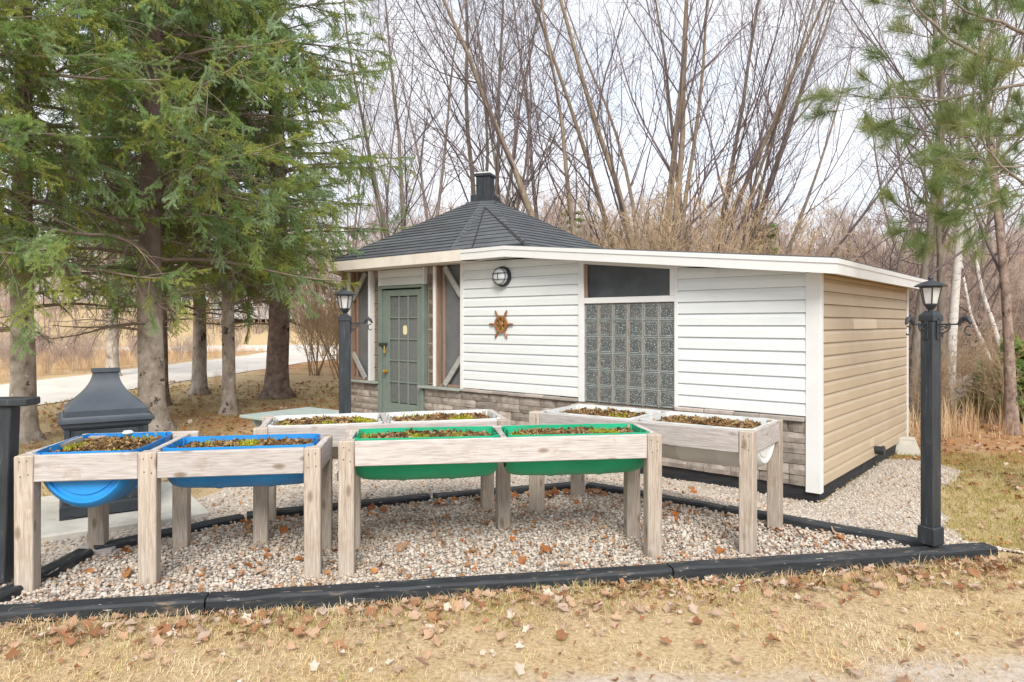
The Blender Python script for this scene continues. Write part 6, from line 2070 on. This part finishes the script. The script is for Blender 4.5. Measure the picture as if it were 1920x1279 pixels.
small_conifer(1080, 35, 6.9, 1.2, 'taller narrow conifer just beyond the first one right of the chimney', 3)
small_conifer(1872, 12.5, 1.0, .45, 'young green conifer bush low beside the brown trunk at the right edge', 5, .2)
small_conifer(1918, 12.2, 1.5, .5, 'larger green conifer bush cut by the right edge of the picture', 6, .2)

# ================================================================== WHITE PINE AT THE RIGHT
def pine_tuft(seed):
    r = np.random.default_rng(seed)
    v, f = [], []
    for k in range(120):
        t = r.random() * .12
        a = r.uniform(0, 6.28); sp = r.uniform(.35, 1.25)
        d = np.array((math.cos(sp), math.sin(sp) * math.cos(a), math.sin(sp) * math.sin(a)))
        q = np.array((t, 0, 0)); l = r.uniform(.07, .115)
        s = np.cross(d, r.normal(size=3)); s /= np.linalg.norm(s)
        e = q + d * l + np.array((0, 0, -.010)); m = q + d * l * .5
        w_ = .0009
        o = len(v); v.extend([q - s * w_, q + s * w_, m + s * w_, m - s * w_, e]); f.append((o, o + 1, o + 2)); f.append((o, o + 2, o + 3)); f.append((o + 3, o + 2, o + 4))
    return mesh_np('tuft', np.array(v), [np.array(f)], m_pine)
ng_pine = scatter_group('pine_needles', [pine_tuft(i) for i in range(4)])
PT = W(2085, 0, 6.6)
PINE = thing('white_pine', 'pine with long soft needles reaching in from beyond the right edge at the top', 'pine tree', (PT.x, PT.y, g(PT.x, PT.y) - .05))
rng = np.random.default_rng(77)
P, Rr = stem(rng, (0, 0, 0), (0, 0, 1), 10, .16, 12, .02, 0, .15, flare=.4)
V, F_ = tubes([(P, Rr, 12)]); add_obj('trunk', mesh_np('trunk', V, [F_], m_bark, True), PINE)
limbs = [
    ([(2085, 150, 6.6), (1990, 130, 6.4), (1920, 118, 6.2), (1850, 108, 6.0), (1785, 76, 5.9), (1730, 30, 5.8), (1690, -10, 5.8)], .030),
    ([(2085, 130, 6.6), (1960, 70, 6.3), (1900, 40, 6.1), (1830, 15, 6.0), (1770, -25, 5.9)], .024),
    ([(2085, 190, 6.6), (1980, 160, 6.6), (1920, 156, 6.6), (1820, 178, 6.5), (1725, 190, 6.4), (1650, 192, 6.3), (1590, 178, 6.2)], .022),
    ([(2085, 250, 6.6), (1980, 240, 6.9), (1900, 250, 7.0), (1800, 258, 7.0), (1720, 255, 7.1)], .016),
    ([(2085, 420, 6.6), (1990, 395, 6.0), (1920, 352, 5.7), (1870, 315, 5.5), (1835, 270, 5.4), (1822, 200, 5.3)], .018),
    ([(2085, 350, 6.6), (1990, 345, 6.6), (1900, 372, 6.5), (1820, 388, 6.5), (1750, 408, 6.4), (1690, 420, 6.4)], .016),
    ([(2085, 300, 6.6), (1990, 300, 6.3), (1910, 312, 6.2), (1840, 318, 6.1), (1770, 300, 6.0)], .015),
    ([(2085, 80, 6.6), (1960, 20, 6.8), (1880, -20, 6.9)], .02),
]
LP, LR = [], []
base = np.array((PT.x, PT.y, PINE.location.z))
for pts, r0 in limbs:
    A = np.array([W(*p) for p in pts]) - base
    u = np.linspace(0, len(A) - 1, 14)
    Q = np.stack([np.interp(u, np.arange(len(A)), A[:, i]) for i in range(3)], 1)
    Q[:, 1] += np.cumsum(rng.normal(size=14) * .02); Q[1:, 2] += rng.normal(size=13) * .012
    LP.append(Q); LR.append(r0 * np.linspace(1, .22, 14))
LP, LR = np.array(LP), np.array(LR)
B1, R1 = sprout(rng, LP, LR, 13, 6, 48, .19, .30, 1.0, trop=.05, wob=.12, rr=.5, rmin=.004, shape=.35)
B2, R2 = sprout(rng, B1, R1, 2, 4, 45, .5, .3, 1.0, trop=.07, wob=.12, rr=.6, rmin=.003)
V, F_ = tubes([(LP, LR, 8), (B1, R1, 5), (B2, R2, 4)])
add_obj('branches', mesh_np('branches', V, [F_], m_bark), PINE)
pos, dr = [], []
for Bk, fs in ((B2, (2, 3)), (B1, (4, 5)), (LP, (13,))):
    for k in fs:
        pos.append(Bk[:, k]); dr.append(Bk[:, k] - Bk[:, k - 1])
P = np.concatenate(pos); D = np.concatenate(dr)
P = np.repeat(P, 1, 0); keep = rng.random(len(P)) < .62
P, D = P[keep], D[keep]
scatter('needles', ng_pine, 4, P, dir_to_euler(D, rng.uniform(0, 6, len(P))), rng.uniform(1.0, 1.5, len(P)), PINE, kind='stuff')

# ================================================================== ODDS AND ENDS IN THE BACKGROUND
# fallen birch log leaning in the wood
a, b = W(1785, 728, 13.0), W(1850, 690, 12.6)
LOG = thing('fallen_log', 'pale fallen birch log propped up among the brush right of the front lamp post', 'log', (a.x, a.y, a.z))
mb = MB(); q = b - a; mb.tube([Vector((0, 0, 0)), q * .5 + Vector((0, 0, .02)), q * 1.4], [.06, .055, .045], 10); mb.build('trunk', m_birch, LOG, smooth=True)
mb = MB(); mb.tube([q * .9, q * .9 + Vector((.12, .05, .22))], [.02, .01], 6); mb.build('branch_stub', m_birch, LOG)
# stacked firewood
c = W(1775, 700, 13.8)
gzz = g(c.x, c.y)
WP = thing('wood_stack', 'weathered stack of cut logs behind the leaning birch', 'wood pile', (c.x - .1, c.y, gzz))
rr_ = .075
m_logend = mat('cut_log', [(0.3, (0.30, 0.28, 0.27)), (0.7, (0.46, 0.44, 0.43))], scale=14, rough=.95, rand=.15)
lm = MB(); lm.lathe([(.0, -.2), (rr_ * .95, -.2), (rr_, -.18), (rr_, .18), (rr_ * .95, .2), (.0, .2)], 10, Matrix.Rotation(R(90), 4, 'X'), cap=False)
lme = lm.mesh('log', m_logend)
for row in range(5):
    for i in range(7 - (row % 2)):
        add_obj('log', lme, WP, ((i - 3 + .5 * (row % 2)) * rr_ * 2.02 + random.uniform(-.01, .01), random.uniform(-.03, .03), .07 + row * rr_ * 1.76), (0, random.uniform(0, 6), 0))
# far house across the drive
hp = W(500, 600, 62)
HS = thing('far_house', 'pale blue grey house far across the drive, glimpsed between the spruce trunks', 'house', (hp.x, hp.y, g(hp.x, hp.y)), R(12))
mb = MB(); mb.box((-4, -3, 0), (4, 3, 3)); mb.add([(-4, -3, 3), (-4, 3, 3), (-4, 0, 4.8), (4, -3, 3), (4, 3, 3), (4, 0, 4.8)], [(0, 2, 1), (3, 4, 5)]); mb.build('wall', m_farwall, HS)
mb = MB(); mb.add([(-4.4, -3.5, 2.75), (4.4, -3.5, 2.75), (4.4, 0, 4.95), (-4.4, 0, 4.95), (-4.4, 3.5, 2.75), (4.4, 3.5, 2.75), (-4.4, -3.5, 2.6), (4.4, -3.5, 2.6), (4.4, 0, 4.8), (-4.4, 0, 4.8), (-4.4, 3.5, 2.6), (4.4, 3.5, 2.6)],
                 [(0, 1, 2, 3), (3, 2, 5, 4), (7, 6, 9, 8), (8, 9, 10, 11), (0, 6, 7, 1), (4, 5, 11, 10), (1, 7, 8, 2), (2, 8, 11, 5), (0, 3, 9, 6), (3, 4, 10, 9)]); mb.build('roof', m_roofw, HS)
for wx in (-2.6, -.4, 2.2):
    f_ = MB().box((wx - .55, -3.06, 1.0), (wx + .55, -3.002, 2.2)).build('window', m_trim, HS)
    MB().box((wx - .45, -3.075, 1.1), (wx + .45, -3.061, 2.1)).build('pane', m_transom, f_)
MB().box((.75, -3.06, 0), (1.6, -3.002, 2.1)).build('door', m_stud, HS)
